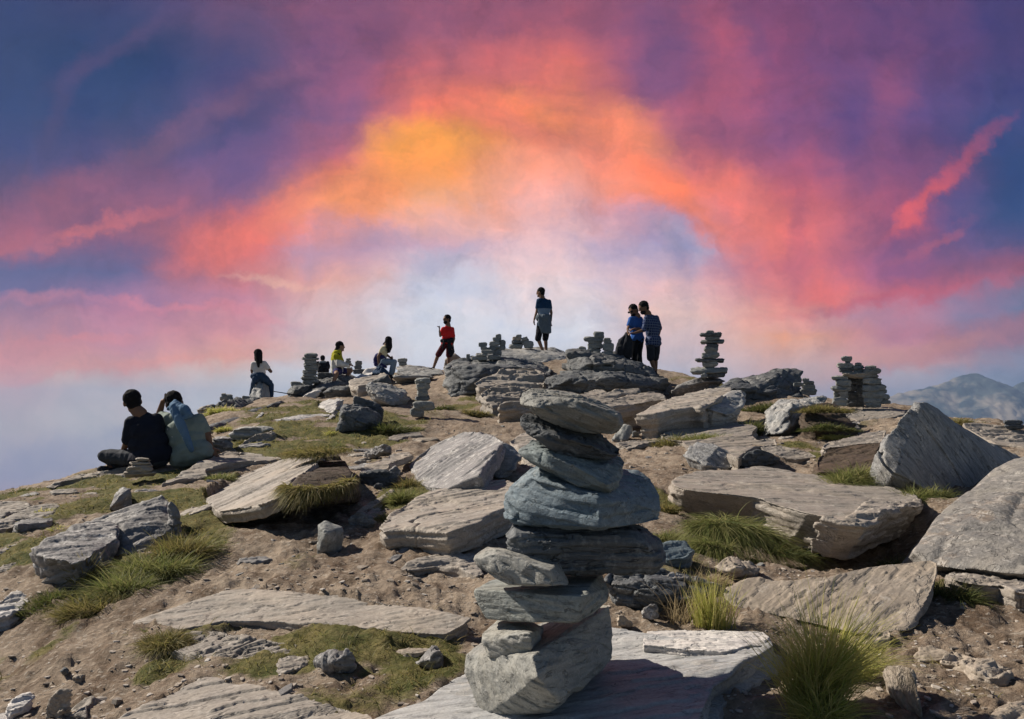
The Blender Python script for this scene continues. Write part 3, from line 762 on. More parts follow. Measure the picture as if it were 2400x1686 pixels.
TREE = {}
def stone_height(x, y, z0):
    return z0
def tuft(label, c, cx, cy, rx, n, h, mat='tuft_grass', ry=None, d=None, dz=0.0, lean=(0, 0, 0), droop=0.55, spread=0.55, wid=None, seed=None, follow=True, ring=0.0, line=None, name='grass_tuft', cat='grass tuft'):
    """cx, cy: crop pixel of the middle of the base, rx: half width of the tuft in crop pixels"""
    X, Y = S(c, cx, cy)
    dd = d or hit(X, Y, dz)
    q = P(X, Y, dd)
    rw = rx * CR[c][2] * dd / FPX; ryw = rw * (ry or 0.6)
    seed = seed or hash_s(label) % 99991
    if dd > 3.2: h = h * 0.78
    rng = np.random.default_rng(seed)
    if line is not None:                       # along a polyline in crop pixels
        L = np.array([P(*S(c, x, y), (dd + (e or 0))) for x, y, e in line])
        seg = rng.integers(0, len(L) - 1, n); tt = rng.random(n)
        ctr = L[seg] * (1 - tt)[:, None] + L[seg + 1] * tt[:, None]
        a = rng.random(n) * 2 * math.pi; r = rng.random(n) ** 0.5
        bx = ctr[:, 0] + np.cos(a) * r * rw; by = ctr[:, 1] + np.sin(a) * r * ryw; bz = ctr[:, 2].copy()
        offx, offy = np.cos(a) * r, np.sin(a) * r
    else:
        # several clumps inside the tuft, so that it has gaps and an uneven crown
        nc = max(4, int(7 + rx * CR[c][2] / 9)); ca = rng.random(nc) * 2 * math.pi; cr_ = rng.random(nc) ** 0.5 * 0.8
        ccx, ccy, chh = np.cos(ca) * cr_, np.sin(ca) * cr_, rng.uniform(0.65, 1.15, nc)
        k = rng.integers(0, nc, n)
        offx = ccx[k] + rng.normal(size=n) * 0.22; offy = ccy[k] + rng.normal(size=n) * 0.22
        bx = q[0] + offx * rw; by = q[1] + offy * ryw
        bz = (ground(bx, by) if follow else np.full(n, q[2])) + (dz if follow else 0)
        hk = chh[k]
    if line is not None: hk = 0.8 + 0.3 * vnoise(np.stack([bx * 6, by * 6, bx * 0], 1), seed % 50)
    az = rng.random(n) * 2 * math.pi; tl = rng.random(n) ** 0.8 * spread
    dx = np.cos(az) * tl + offx * 0.45 * spread + lean[0]; dy = np.sin(az) * tl + offy * 0.45 * spread + lean[1]; dzv = 1.0 + lean[2] + 0 * dx
    D = np.stack([dx, dy, dzv], 1); D /= np.linalg.norm(D, axis=1)[:, None]
    ln = h * rng.uniform(0.25, 1.05, n) * hk * (1 - 0.25 * np.minimum(1, np.hypot(offx, offy)))
    wd = (wid or max(0.0030, 0.0011 * dd)) * rng.uniform(0.7, 1.3, n)
    dr = droop * rng.uniform(0.3, 1.5, n)
    B = np.stack([bx, by, bz - 0.012], 1)
    V, Fc = blades(B, D, ln, wd, dr, 4 if dd < 6 else 3, seed=seed)
    o0 = np.array([q[0], q[1], float(np.min(bz))])
    me = fast_mesh(name, V - o0, Fc, False)
    tone = np.repeat(rng.random(n) ** 1.5, 2 * ((4 if dd < 6 else 3) + 1))
    at = me.attributes.new('tone', 'FLOAT', 'POINT'); at.data.foreach_set('value', tone.astype(np.float32))
    me.materials.append(MATS[mat])
    o = bpy.data.objects.new(name, me); COL.objects.link(o); o.location = o0
    setup(o, label, cat)
    return o

# ------------------------------------------------------------------ where turf grows (centre, half sizes in the photograph -> ellipses on the hill)
GREEN = [(80,1240,150,50,1),(200,1290,120,40,.8),(30,1500,60,40,.8),(380,1130,100,40,1),(100,1100,120,14,1),(250,1085,120,14,1),(520,1030,80,14,1),(840,985,80,14,.8),(300,1140,120,26,1),(420,1170,100,30,1),(700,1010,110,18,.8),(560,940,80,14,1),(760,930,120,20,1),(250,1240,60,40,.9),(150,1250,140,40,1),(500,1010,60,12,1),(640,915,90,12,1),(60,1180,150,50,1),(180,1120,140,30,1),(60,1330,130,70,1),(60,1440,110,60,.9),(230,1330,150,60,.9),(130,1560,70,20,.2),(330,1070,150,22,1),
 (430,1110,120,30,1),(440,1180,110,50,.8),(540,1150,90,20,.8),(420,1250,70,60,.6),(760,960,170,40,1),(620,945,120,40,1),(650,1000,120,20,.9),(560,990,60,16,.8),(880,950,80,30,.7),
 (500,1080,90,18,.7),(650,1470,260,60,.85),(900,1500,150,70,.9),(1010,1420,70,45,.9),(450,1440,60,25,.8),(400,1500,90,30,1),(700,1400,300,14,.8),(800,1560,150,30,.6),
 (1500,1150,60,60,.7),(1480,1230,90,60,.5),(1720,1180,80,40,.7),(1560,935,80,20,.8),(1830,940,70,30,.8),(1880,1030,70,50,.8),(2000,1080,90,30,.6),(2060,1190,40,50,.5),(2140,1330,60,40,.6),
 (900,1110,60,40,.8),(880,1180,60,30,.4),(1050,905,60,14,.7),(1600,880,120,14,.6),(2150,945,60,10,.5),(1150,1110,40,30,.5),(990,935,80,12,.4),(1100,880,50,20,.5)]
_gw = []
for x, y, rx, ry, a in GREEN:
    sx_, sy_ = S(0, x, y); d = hit(sx_, sy_); q = P(sx_, sy_, d)
    d1 = hit(*S(0, x, y + ry)); d2 = hit(*S(0, x, y - ry))
    _gw.append((q[0], q[1], rx * CR[0][2] * d / FPX, min(max(0.15, (d2 - d1) / 2), 1.6 + 0.1 * d), a))
def green(x, y):
    m = np.zeros(len(x))
    for gx, gy, rx, ry, a in _gw:
        r2 = ((x - gx) / rx) ** 2 + ((y - gy) / ry) ** 2
        m = np.maximum(m, a * sstep(1.5, 0.5, r2))
    p = np.stack([x, y, x * 0], 1)
    nn = fbm(p * 2.1, 4, 61)
    m = m * sstep(-0.28, 0.12, nn + 0.20 * (m - 0.4))
    m = np.maximum(m, 0.45 * sstep(0.25, 0.5, fbm(p * 0.8, 3, 71)) * sstep(-0.1, .2, nn))
    out = sstep(6.5, 8, np.hypot(x, y * 0) + 0) * (y < 30)
    return np.clip(np.maximum(m, out * 0.8 * sstep(-.3, .1, nn)), 0, 1)

# ------------------------------------------------------------------ ground: one sheet from the feet out over the flanks
def build_ground():
    na, nr = 760, 560
    th = np.linspace(R(-62), R(62), na)
    rr = np.concatenate([np.exp(np.linspace(math.log(1.1), math.log(34), nr - 40)), np.exp(np.linspace(math.log(36), math.log(420), 40))])
    T, Rr = np.meshgrid(th, rr)
    x = (Rr * np.sin(T)).ravel(); y = (Rr * np.cos(T)).ravel()
    z = ground(x, y)
    p = np.stack([x, y, x * 0], 1)
    r = np.hypot(x, y); nearf = sstep(40, 3, r)
    gm = green(x, y)
    # trodden soil: small ledges, clods and hollows
    t = fbm(p * 3.1 + fbm(p * 9, 2, 3)[:, None] * 0.25, 4, 31) * 4
    led = (np.floor(t) + sstep(0.7, 1.0, t - np.floor(t))) / 4
    z = z + led * 0.05 * (1 - 0.5 * gm)
    z = z + fbm(p * 14, 4, 41, 0.6) * 0.024 * nearf + gm * (0.012 + fbm(p * 6, 3, 47) * 0.03)
    cv, cb = cell(np.stack([x * 26 + fbm(p * 9, 2, 1), y * 15, x * 0], 1), 77)
    z = z + (sstep(0.45, 0.95, cv) * sstep(0.02, 0.12, cb)) * 0.007 * sstep(9, 5, r) * (1 - gm)
    for poly, nn, p0, t_ in PADS:           # the soil stays just below the slabs that lie in it
        mn, mx = poly.min(0), poly.max(0)
        k = np.where((x > mn[0]) & (x < mx[0]) & (y > mn[1]) & (y < mx[1]))[0]
        if not len(k): continue
        ins = np.zeros(len(k), bool); m_ = len(poly)
        dmin = np.full(len(k), 9.0)
        for a_ in range(m_):
            x1, y1 = poly[a_]; x2, y2 = poly[(a_ + 1) % m_]
            cr_ = ((y1 > y[k]) != (y2 > y[k])) & (x[k] < (x2 - x1) * (y[k] - y1) / (y2 - y1 + 1e-12) + x1)
            ins ^= cr_
            L2 = (x2 - x1) ** 2 + (y2 - y1) ** 2 + 1e-12
            tt = np.clip(((x[k] - x1) * (x2 - x1) + (y[k] - y1) * (y2 - y1)) / L2, 0, 1)
            dmin = np.minimum(dmin, np.hypot(x[k] - x1 - tt * (x2 - x1), y[k] - y1 - tt * (y2 - y1)))
        k = k[ins]; dm = dmin[ins]
        pz = p0[2] - (nn[0] * (x[k] - p0[0]) + nn[1] * (y[k] - p0[1])) / nn[2]
        z[k] = np.minimum(z[k], pz - np.minimum(0.045, 0.4 * t_) * sstep(0, 0.04, dm) - 0.002)
    V = np.stack([x, y, z], 1)
    i = np.arange(nr - 1)[:, None] * na + np.arange(na - 1)[None, :]
    F = np.stack([i, i + na, i + na + 1, i + 1], -1).reshape(-1, 4)[:, ::-1]
    me = fast_mesh('ground', V, F)
    at = me.attributes.new('turf', 'FLOAT', 'POINT'); at.data.foreach_set('value', gm.astype(np.float32))
    m = bpy.data.materials.new('soil'); m.use_nodes = True
    N = NT(m.node_tree); bs = N.n['Principled BSDF']
    tc = N.node('ShaderNodeTexCoord').outputs['Object']
    a = N.node('ShaderNodeAttribute', attribute_name='turf').outputs['Fac']
    b1 = N.noise(tc, 0.9, 5, 0.6); b2 = N.noise(tc, 6, 6, 0.65, 0.4); b3 = N.noise(tc, 38, 6, 0.7); b4 = N.noise(N.mapping(tc, (1, 2.6, 1), rot=(0, 0, 0.3)), 17, 6, 0.7, 0.8)
    dirt = N.mix(N.mapr(b1, 0.38, 0.62, 0, 1), (0.325, 0.262, 0.20), (0.22, 0.170, 0.127))
    dirt = N.mix(N.mapr(b2, 0.45, 0.64, 0, 0.9), dirt, (0.12, 0.082, 0.055))
    dirt = N.mix(N.mapr(b4, 0.50, 0.70, 0, 0.65), dirt, (0.43, 0.365, 0.295))
    root = N.noise(N.mapping(tc, (1.2, 2.2, 1), rot=(0, 0, -0.4)), 22, 5, 0.7, 2.5)
    dirt = N.mix(N.math('MULTIPLY', N.mapr(N.math('ABSOLUTE', N.math('SUBTRACT', root, 0.5)), 0.0, 0.02, 1, 0), N.mapr(b2, 0.42, 0.58, 0, 0.7)), dirt, (0.07, 0.045, 0.03))
    vo = N.node('ShaderNodeTexVoronoi', feature='F1'); vo.inputs['Scale'].default_value = 34
    N.put(vo.inputs['Vector'], N.mapping(tc, (1, 1.9, 1)))
    chip = N.math('MULTIPLY', N.math('LESS_THAN', vo.outputs['Distance'], 0.34), N.math('GREATER_THAN', N.math('FRACT', N.math('MULTIPLY', vo.outputs['Color'], 7.3)), 0.70))
    dirt = N.mix(N.math('MULTIPLY', chip, 0.6), dirt, (0.43, 0.38, 0.32))
    dirt = N.mix(1.0, dirt, N.ramp(b3, [(0.3, 0.68), (0.7, 1.26)]), 'MULTIPLY')
    grs = N.mix(N.mapr(b2, 0.38, 0.62, 0, 1), (0.075, 0.085, 0.026), (0.15, 0.13, 0.05))
    grs = N.mix(N.mapr(b3, 0.5, 0.72, 0, 0.6), grs, (0.20, 0.155, 0.085))
    grs = N.mix(1.0, grs, N.ramp(b3, [(0.3, 0.65), (0.7, 1.25)]), 'MULTIPLY')
    f = N.mapr(N.math('ADD', a, N.math('MULTIPLY', N.math('SUBTRACT', b4, 0.5), 0.9)), 0.30, 0.62, 0, 1)
    N.put(bs.inputs['Base Color'], N.mix(f, dirt, grs)); bs.inputs['Roughness'].default_value = 0.95
    bs.inputs['Specular IOR Level'].default_value = 0.15
    bp = N.node('ShaderNodeBump'); bp.inputs['Strength'].default_value = 0.9; bp.inputs['Distance'].default_value = 0.02
    N.put(bp.inputs['Height'], N.math('ADD', N.math('MULTIPLY', b4, 0.7), N.math('ADD', b3, N.math('MULTIPLY', chip, 0.25))))
    N.put(bs.inputs['Normal'], bp.outputs[0])
    me.materials.append(m); MATS['soil'] = m
    o = bpy.data.objects.new('ground', me); COL.objects.link(o); setup(o, kind='structure')

# ------------------------------------------------------------------ far mountain
def build_hill(name, d, pts, depth, seed, foot):
    """skyline pts in crop 0 pixels at distance d; slopes run down in front of and behind the crest"""
    xs = np.array([uv(*S(0, x, y))[0] * d for x, y in pts]); zs = np.array([uv(*S(0, x, y))[1] * d for x, y in pts])
    nx, ny = 420, 150
    X = np.linspace(xs[0], xs[-1], nx); Zc = np.interp(X, xs, zs)
    t = np.linspace(-1, 1, ny)
    XX, TT = np.meshgrid(X, t)
    ZZ = np.interp(XX.ravel(), xs, zs).reshape(XX.shape)
    YY = d + TT * depth
    fall = np.abs(TT) ** 1.15
    p = np.stack([XX.ravel() / 260, YY.ravel() / 260, XX.ravel() * 0], 1)
    rid = (1 - np.abs(fbm(p + fbm(p * 2, 2, 4)[:, None] * 0.3, 6, seed, 0.55)) * 2.6).reshape(XX.shape)
    Z = ZZ - fall * (ZZ - foot) + rid * 34 * (0.25 + np.minimum(1, fall * 3)) + 12 + (fbm(p * 9, 4, seed + 3).reshape(XX.shape)) * 7
    V = np.stack([XX.ravel(), YY.ravel(), np.maximum(Z.ravel(), foot)], 1)
    i = np.arange(ny - 1)[:, None] * nx + np.arange(nx - 1)[None, :]
    F = np.stack([i, i + 1, i + nx + 1, i + nx], -1).reshape(-1, 4)
    me = fast_mesh(name, V, F)
    m = bpy.data.materials.new('mountain_forest'); m.use_nodes = True
    N = NT(m.node_tree); bs = N.n['Principled BSDF']
    tc = N.node('ShaderNodeTexCoord').outputs['Object']
    n1 = N.noise(tc, 0.012, 8, 0.65, 0.5); n2 = N.noise(tc, 0.003, 5, 0.6)
    c = N.mix(N.mapr(n1, 0.42, 0.58, 0, 1), (0.018, 0.032, 0.032), (0.07, 0.085, 0.075))
    c = N.mix(N.mapr(N.math('ADD', n2, N.math('MULTIPLY', n1, 0.3)), 0.66, 0.78, 0, 0.8), c, (0.30, 0.25, 0.19))
    N.put(bs.inputs['Base Color'], c); bs.inputs['Roughness'].default_value = 0.95
    me.materials.append(m)
    o = bpy.data.objects.new(name, me); COL.objects.link(o); setup(o, kind='structure')
build_hill('mountain', 3600, [(1560,1010),(1800,960),(1900,925),(1960,905),(2010,893),(2060,880),(2110,866),(2150,854),(2190,843),(2225,853),(2262,875),(2285,868),(2310,860),(2360,880),(2480,900),(2700,960)], 900, 5, -420)

# ------------------------------------------------------------------ air
def build_haze():
    z0, z1 = -470.0, 190.0
    bm = bmesh.new(); bmesh.ops.create_cube(bm, size=1)
    for v in bm.verts: v.co = ((v.co.x) * 9000, -60 + (v.co.y + 0.5) * 5600, z0 + (v.co.z + 0.5) * (z1 - z0))
    me = bpy.data.meshes.new('haze'); bm.to_mesh(me); bm.free()
    m = bpy.data.materials.new('air'); m.use_nodes = True
    N = NT(m.node_tree); N.n.clear()
    pv = N.node('ShaderNodeVolumePrincipled'); pv.inputs['Color'].default_value = (0.30, 0.44, 0.70, 1)
    pv.inputs['Density'].default_value = HAZE; pv.inputs['Anisotropy'].default_value = 0.2
    o_ = N.node('ShaderNodeOutputMaterial'); N.l.new(pv.outputs[0], o_.inputs['Volume'])
    me.materials.append(m)
    o = bpy.data.objects.new('haze', me); COL.objects.link(o); setup(o, kind='stuff')
HAZE = 0.00018

# ================================================================== big slabs and boulders of the hill top
def SL(label, c, pts, anchors, **kw):
    kw.setdefault('name', 'rock_slab')
    an = [(*S(c, a[0], a[1]), *[(q * .55 if isinstance(q, float) and len(a) == 3 and q <= .061 else q) for q in a[2:]]) for a in anchors]
    return slab(kw.pop('name'), label, C(c, pts), an, **kw)
def HL(label, c, pts, d, inner=(), **kw):
    kw.setdefault('name', 'boulder')
    return hull(kw.pop('name'), label, O3(c, pts), d, inner=O3(c, inner), **kw)

slate('striped_dark', (0.17, 0.175, 0.18), (0.25, 0.245, 0.235), lichen=0.4, streak=1.1, k=0.9, bump=1.0, rust=0.4, rust_col=(0.22,0.18,0.13))
# --- near the camera
slab('rock_slab', 'broad flat slab the tall front stone stack stands on, dark broken right side',
     C(7, [(60,1340),(200,1229),(350,1165),(520,1110),(640,1020),(720,970),(790,935),(1000,850),(1300,740),(1500,680),(1720,668),(1850,680)]) +
     C(8, [(0,850),(300,850),(560,860),(690,870),(700,900),(620,950),(560,990),(490,1045),(420,1105),(330,1155),(290,1240),(250,1340),(200,1450)]) + [(1500, 1800), (1100, 1800), (780, 1780)],
     [(*S(7, 900, 1210), 'd', 2.02), (*S(7, 1720, 670), 'd', 2.72), (*S(8, 600, 900), 'd', 2.50), (*S(7, 640, 1020), 'd', 2.28)],
     t=0.30, mat='bleached_slab', down=(0.34, 0.0, -1), taper=1.02, cat='rock slab', strike=(1, 0.25, 0), layer=0.035, flake=0.7, rough=0.8, crack=0.5)
slab('rock_slab', 'pale layer of rock lying on the back of the slab under the front stack',
     C(7, [(1905,765),(1915,700),(1935,668)]) + C(8, [(0,800),(250,800),(500,805),(640,812),(690,850),(660,900),(560,900),(380,935),(150,925),(-60,905)]),
     [(*S(8, 200, 930), 'd', 2.42), (*S(8, 300, 800), 'd', 2.74)], t=0.035, mat='white_stone', strike=(1, 0.2, 0), layer=0.012)
SL('long pale slab lying level in the path, turf along its front edge', 0,
   [(300,1393),(360,1372),(430,1348),(500,1325),(545,1320),(620,1322),(700,1332),(780,1336),(840,1346),(870,1354),(960,1368),(1055,1386),(1030,1402),(1000,1420),(930,1416),(860,1411),(700,1398),(590,1390),(500,1388),(450,1402),(405,1412),(340,1400),(310,1405)],
   [(350,1400,.035),(500,1325,.03),(1000,1418,.045),(870,1352,.03)], t=.09, strike=(1, 0.12, 0), flake=0.6)
SL('cracked pale slab in the turf just below the long level slab', 0,
   [(342,1450),(385,1430),(430,1412),(490,1414),(530,1424),(575,1428),(640,1438),(668,1442),(662,1456),(640,1466),(560,1472),(470,1480),(430,1472),(400,1462)],
   [(342,1450,.02),(470,1480,.03),(660,1450,.03),(490,1414,.02)], t=.06, flake=1.4, crack=1.5)
SL('wide pale slab at the bottom edge left of the front stack', 5,
   [(740,1367),(860,1310),(1000,1240),(1090,1200),(1200,1150),(1300,1105),(1380,1108),(1450,1130),(1600,1152),(1800,1200),(2000,1262),(2200,1300),(2350,1360),(2450,1480),(600,1480)],
   [(740,1367,.05),(1300,1105,.04),(2200,1300,.03)], t=.12, crack=1.4)
HL('thin slab on edge with a hollow dark side, near the bottom left', 5,
   [(440,1340,.0),(540,1250,.1),(620,1195,.2),(720,1130,.35),(820,1070,.5),(860,1085,.5),(830,1180,.3),(700,1290,.1),(560,1370,-.05),(470,1375,-.05)], 2.34,
   [(560,1260,.02),(760,1150,.3)], back=.22, mat='pale_slate', bed=(-.5, .2, .8), name='rock_slab', cat='rock slab')
# split boulder
HL('front half of the split grey lichened boulder among the grass', 4,
   [(185,1150,.0),(215,1120,.1),(330,1088,.3),(480,1008,.55),(600,962,.75),(720,985,.7),(762,1005,.55),(755,1065,.4),(640,1190,.05),(545,1260,-.1),(500,1330,-.1),(460,1385,-.05),(300,1380,0),(240,1340,.0),(215,1240,.0)], 3.62,
   [(300,1212,-.15),(400,1222,-.17),(470,1237,-.18),(540,1222,-.12)], back=.5, mat='lichen_slate', bed=(-.35, -.25, .9), strike=(.8, .6, 0), chunk=.08, drop=.1, crack=.4, flake=.7)
HL('back half of the split grey boulder, rising to a jagged point', 4,
   [(590,972,.45),(700,925,.5),(850,872,.6),(1000,830,.7),(1042,820,.7),(1066,868,.65),(1062,925,.5),(1098,968,.45),(1108,1030,.35),(1000,1090,.2),(900,1190,.1),(760,1270,0),(735,1180,.1),(768,1060,.3)], 3.95,
   [(780,990,.25),(1000,960,.38)], back=.5, mat='lichen_slate', bed=(-.3, -.35, .9), strike=(.8, .6, 0), chunk=.08, drop=.1, crack=.4, flake=.7)
HL('small dark spike of rock at the right tip of the split boulder', 4, [(1062,870,.0),(1085,865,.0),(1120,895,.0),(1140,935,0),(1100,950,-.02),(1070,930,0)], 4.3, back=.15, mat='lichen_slate', name='rock')
SL('pale slab cut by the left edge, a dark joint along it', 4, [(-120,850),(0,846),(80,850),(170,857),(205,880),(100,925),(0,962),(-150,1010)], [(0,962,.05),(170,857,.05)], t=.1)
SL('pale slab below the edge slab, running out of the picture at left', 4, [(-150,1020),(0,968),(120,912),(250,872),(370,862),(380,882),(330,945),(190,960),(100,972),(80,1005),(0,1030),(-100,1050)], [(0,1030,.05),(370,862,.04)], t=.1)
SL('low dark-fronted slab in the turf at the left edge', 4, [(90,985),(150,965),(250,955),(340,965),(300,985),(200,990),(110,1000)], [(110,1000,.09),(340,965,.04)], t=.12, mat='lichen_slate')
SL('sunlit white slab at the bottom of the left edge', 4, [(-200,1520),(0,1478),(60,1440),(115,1418),(180,1440),(165,1505),(120,1545),(60,1588),(-60,1620),(-200,1640)], [(60,1588,.05),(115,1418,.04)], t=.1, mat='white_stone')
SL('thin pale flake on the turf left of the split boulder', 4, [(-40,1275),(30,1255),(110,1240),(130,1252),(60,1283),(-20,1290)], [(60,1283,.03),(110,1240,.03)], t=.04)
SL('narrow grey flake at the left edge above the split boulder', 4, [(-40,1170),(40,1138),(110,1118),(112,1130),(40,1165),(-20,1190)], [(0,1175,.03),(110,1120,.03)], t=.04)
HL('small upright grey rock standing alone in the turf', 4, [(690,905),(725,830),(765,778),(785,764),(825,772),(835,800),(815,850),(760,885),(720,910)], hit(*S(4, 740, 900)), [(740,850,-.1)], back=.22, mat='lichen_slate', bed=(-.6, 0, .8))
# tilted slabs on the left half
SL('large pale slab tilted up to the right beside the turf bank', 4,
   [(1285,842),(1340,790),(1440,740),(1530,682),(1620,645),(1700,610),(1800,582),(1900,560),(2030,530),(2052,545),(2012,590),(1985,622),(1935,655),(1890,690),(1835,735),(1830,780),(1750,828),(1660,862),(1500,892),(1380,911),(1330,872)],
   [(1285,842,.02),(1380,908,.03),(2040,535,.18),(1830,780,.28),(1700,610,.10)], t=.10, down=(0.25, 0, -1), strike=(.8, .9, 0), crack=1.3)
SL('broad speckled slab between the two seated men and the tilted slab', 4,
   [(1020,757),(1090,712),(1180,652),(1290,592),(1370,552),(1430,534),(1560,538),(1700,556),(1780,575),(1700,592),(1560,605),(1440,618),(1300,642),(1312,688),(1230,712),(1150,730),(1080,748)],
   [(1020,757,.02),(1430,534,.08),(1780,575,.05),(1310,688,.06)], t=.1, mat='pale_slate')
SL('flat rock shelf at the crest under the left seated man', 4, [(340,765),(420,715),(560,690),(700,690),(820,700),(1000,690),(1180,625),(1290,600),(1230,585),(1100,600),(900,625),(700,660),(500,672),(380,720),(280,760)], [(560,735,.02),(1290,600,.02)], t=.08)
SL('grey glittering slab with broken white flecks right of the turf bank', 'C' if False else 0,
   [(918,1042),(935,1022),(965,1002),(1000,985),(1042,967),(1075,968),(1105,980),(1128,990),(1118,1010),(1100,1035),(1080,1068),(1045,1082),(1002,1100),(965,1092),(938,1083),(928,1062)],
   [(928,1062,.05),(1002,1100,.08),(1128,990,.30),(1042,967,.22)], t=.09, mat='lichen_slate', down=(.35, 0, -1), strike=(.8, .9, 0), crack=1.5)
HL('angular dark-sided block leaning on the grey glittering slab', 0, [(1095,1062,0),(1118,1012,.1),(1130,990,.2),(1152,1003,.2),(1166,1022,.1),(1150,1052,0),(1120,1072,-.05)], hit(*S(0, 1110, 1075)) , back=.3, mat='lichen_slate')
SL('pale slab tilted behind the left shoulder of the front stack', 6, [(690,540),(760,500),(850,480),(900,510),(950,560),(960,700),(900,760),(850,760),(790,700),(755,620)], [(700,545,.10),(900,760,.06)], t=.12)
SL('long cracked slab pointing at the front stack from the left', 0,
   [(848,1183),(880,1150),(930,1120),(965,1104),(1005,1095),(1060,1086),(1110,1079),(1140,1078),(1185,1090),(1180,1120),(1150,1140),(1105,1156),(1075,1172),(1040,1184),(1003,1195),(950,1190),(900,1188),(862,1192)],
   [(848,1183,.10),(1003,1195,.14),(1130,1079,.13),(1005,1095,.08)], t=.12, down=(.1, .1, -1), strike=(1, .55, 0), crack=1.5)
HL('heart shaped grey stone propped in the bare soil', 'G', [(1235,1185,.02),(1262,1165,.04),(1292,1150,.05),(1345,1190,.05),(1440,1205,.05),(1450,1240,.04),(1400,1310,.02),(1300,1390,-.02),(1255,1370,-.02),(1232,1280,0)], hit(*S('G', 1300, 1395)), [(1300,1250,-.06)], back=.07, mat='cairn_grey', bed=(0,-.9,.4), rough=.5)
HL('dark rounded rock in the shade beside the turf step', 'G', [(1490,1135),(1560,1085),(1655,1100),(1712,1140),(1695,1200),(1500,1195)], hit(*S('G', 1600, 1215)), back=.2, mat='dark_slate')
SL('thin pointed slab lying across the soil below the turf step', 'G', [(1570,1068),(1640,1015),(1700,980),(1790,925),(1850,880),(1882,888),(1800,962),(1720,1015),(1620,1073)], [(1600,1073,.04),(1870,882,.08)], t=.06)
SL('oval pale flake beside the thin pointed slab', 'G', [(1640,1085),(1700,1045),(1745,1035),(1805,1062),(1745,1105),(1690,1115)], [(1690,1115,.03),(1745,1035,.04)], t=.04)
SL('pointed pale slab above the hollow with dark stones', 'G', [(1578,738),(1610,700),(1640,680),(1700,655),(1760,638),(1840,600),(1990,570),(2028,598),(1960,625),(1900,642),(1850,670),(1830,700),(1760,742),(1660,738)], [(1600,740,.10),(1990,570,.10)], t=.06)
HL('dark block in the hollow under the pointed slab', 'G', [(1590,745),(1700,750),(1800,720),(1900,760),(1890,830),(1800,860),(1640,830),(1590,790)], hit(*S('G', 1740, 865)), back=.3, mat='dark_slate', chunk=.5)
HL('rounded grey stone at the right of the hollow', 'G', [(1838,722),(1870,692),(1895,686),(1932,730),(1915,785),(1870,795),(1840,775)], hit(*S('G', 1870, 800)) - .05, back=.15, mat='lichen_slate')
HL('small flat grey stone left of the hollow', 'G', [(1528,665),(1560,645),(1640,640),(1655,655),(1610,690),(1535,692)], hit(*S('G', 1590, 692)), back=.12, mat='pale_slate')
HL('low dark stone in front of the hollow', 'G', [(1700,860),(1740,842),(1790,850),(1785,885),(1720,890)], hit(*S('G', 1740, 892)), back=.1, mat='dark_slate')
SL('narrow slab with a grassy front in the path above the hollow', 'G', [(1608,597),(1660,560),(1700,538),(1790,498),(1845,515),(1862,545),(1800,540),(1740,560),(1680,580)], [(1608,597,.03),(1790,498,.16)], t=.08, mat='lichen_slate')
SL('broken flat rock showing in the path near the small block stack', 'G', [(1810,468),(1850,440),(1960,412),(2100,408),(2110,430),(1990,440),(1900,470)], [(1850,468,.03),(2100,410,.03)], t=.04)
SL('level slab low in the soil left of the front stack', 7, [(370,275),(420,235),(480,210),(600,188),(720,182),(850,184),(870,230),(900,300),(860,320),(740,275),(600,252),(480,268)], [(480,270,.03),(720,182,.03)], t=.06, mat='pale_slate')
SL('slim shard pointing up the slope left of the level slab', 'G', [(1815,1485),(1880,1420),(1960,1368),(2040,1325),(2100,1312),(2098,1335),(2010,1390),(1940,1440),(1850,1492)], [(1850,1492,.03),(2090,1315,.05)], t=.05, mat='lichen_slate')
# slabs in the turf of the left slope
SL('long thin pale slab lying in the upper turf', 'G', [(870,303),(950,285),(1100,264),(1240,252),(1320,250),(1335,258),(1240,275),(1120,292),(1000,305),(900,312)], [(900,312,.04),(1320,250,.04)], t=.05, mat='white_stone')
SL('small bright shard at the right end of the long thin slab', 'G', [(1308,292),(1350,258),(1385,238),(1440,215),(1425,238),(1390,258),(1332,294)], [(1330,292,.03),(1430,218,.05)], t=.05, mat='white_stone')
SL('short bright flake in the upper turf left of the long slab', 'G', [(718,285),(745,255),(772,237),(780,245),(760,265),(735,287)], [(730,287,.03),(772,238,.04)], t=.04, mat='white_stone')
SL('stepped pale flake lying above the path, split in thin leaves', 'G', [(580,502),(660,455),(760,410),(850,388),(892,410),(850,435),(770,478),(700,500),(640,516)], [(620,512,.03),(860,390,.14)], t=.08, flake=2.0, crack=2)
HL('layered low outcrop in the left turf', 'G', [(508,475),(508,420),(535,380),(600,366),(700,368),(780,360),(860,368),(870,385),(800,410),(700,440),(600,480)], hit(*S('G', 560, 480)), back=.8, mat='striped_slate', name='rock', strike=(1,.1,0))
HL('long dark ledge of layered rock at the left crest', 'G', [(312,430,-1.2),(310,375,-1.1),(330,352,-1.0),(480,288,.0),(650,230,.8),(850,168,2.0),(955,150,3.0),(960,160,3.0),(850,205,2.0),(640,280,.8),(500,330,.0),(380,425,-1.0)], 11.6, [(420,350,-.6),(600,280,.4)], back=.6, mat='dark_slate', name='rock_ledge', strike=(.5,1,0))
HL('dark broken rocks on the crest below the girl', 'G', [(280,260,-2),(330,210,-1.5),(400,150,-.6),(480,130,0),(560,120,.8),(650,140,1.4),(740,150,2),(860,135,2.5),(850,160,2.2),(700,190,1.5),(520,240,.0),(420,270,-1),(300,320,-2)], 15.0, back=1.0, mat='dark_slate', chunk=1.0, name='rock_ledge')
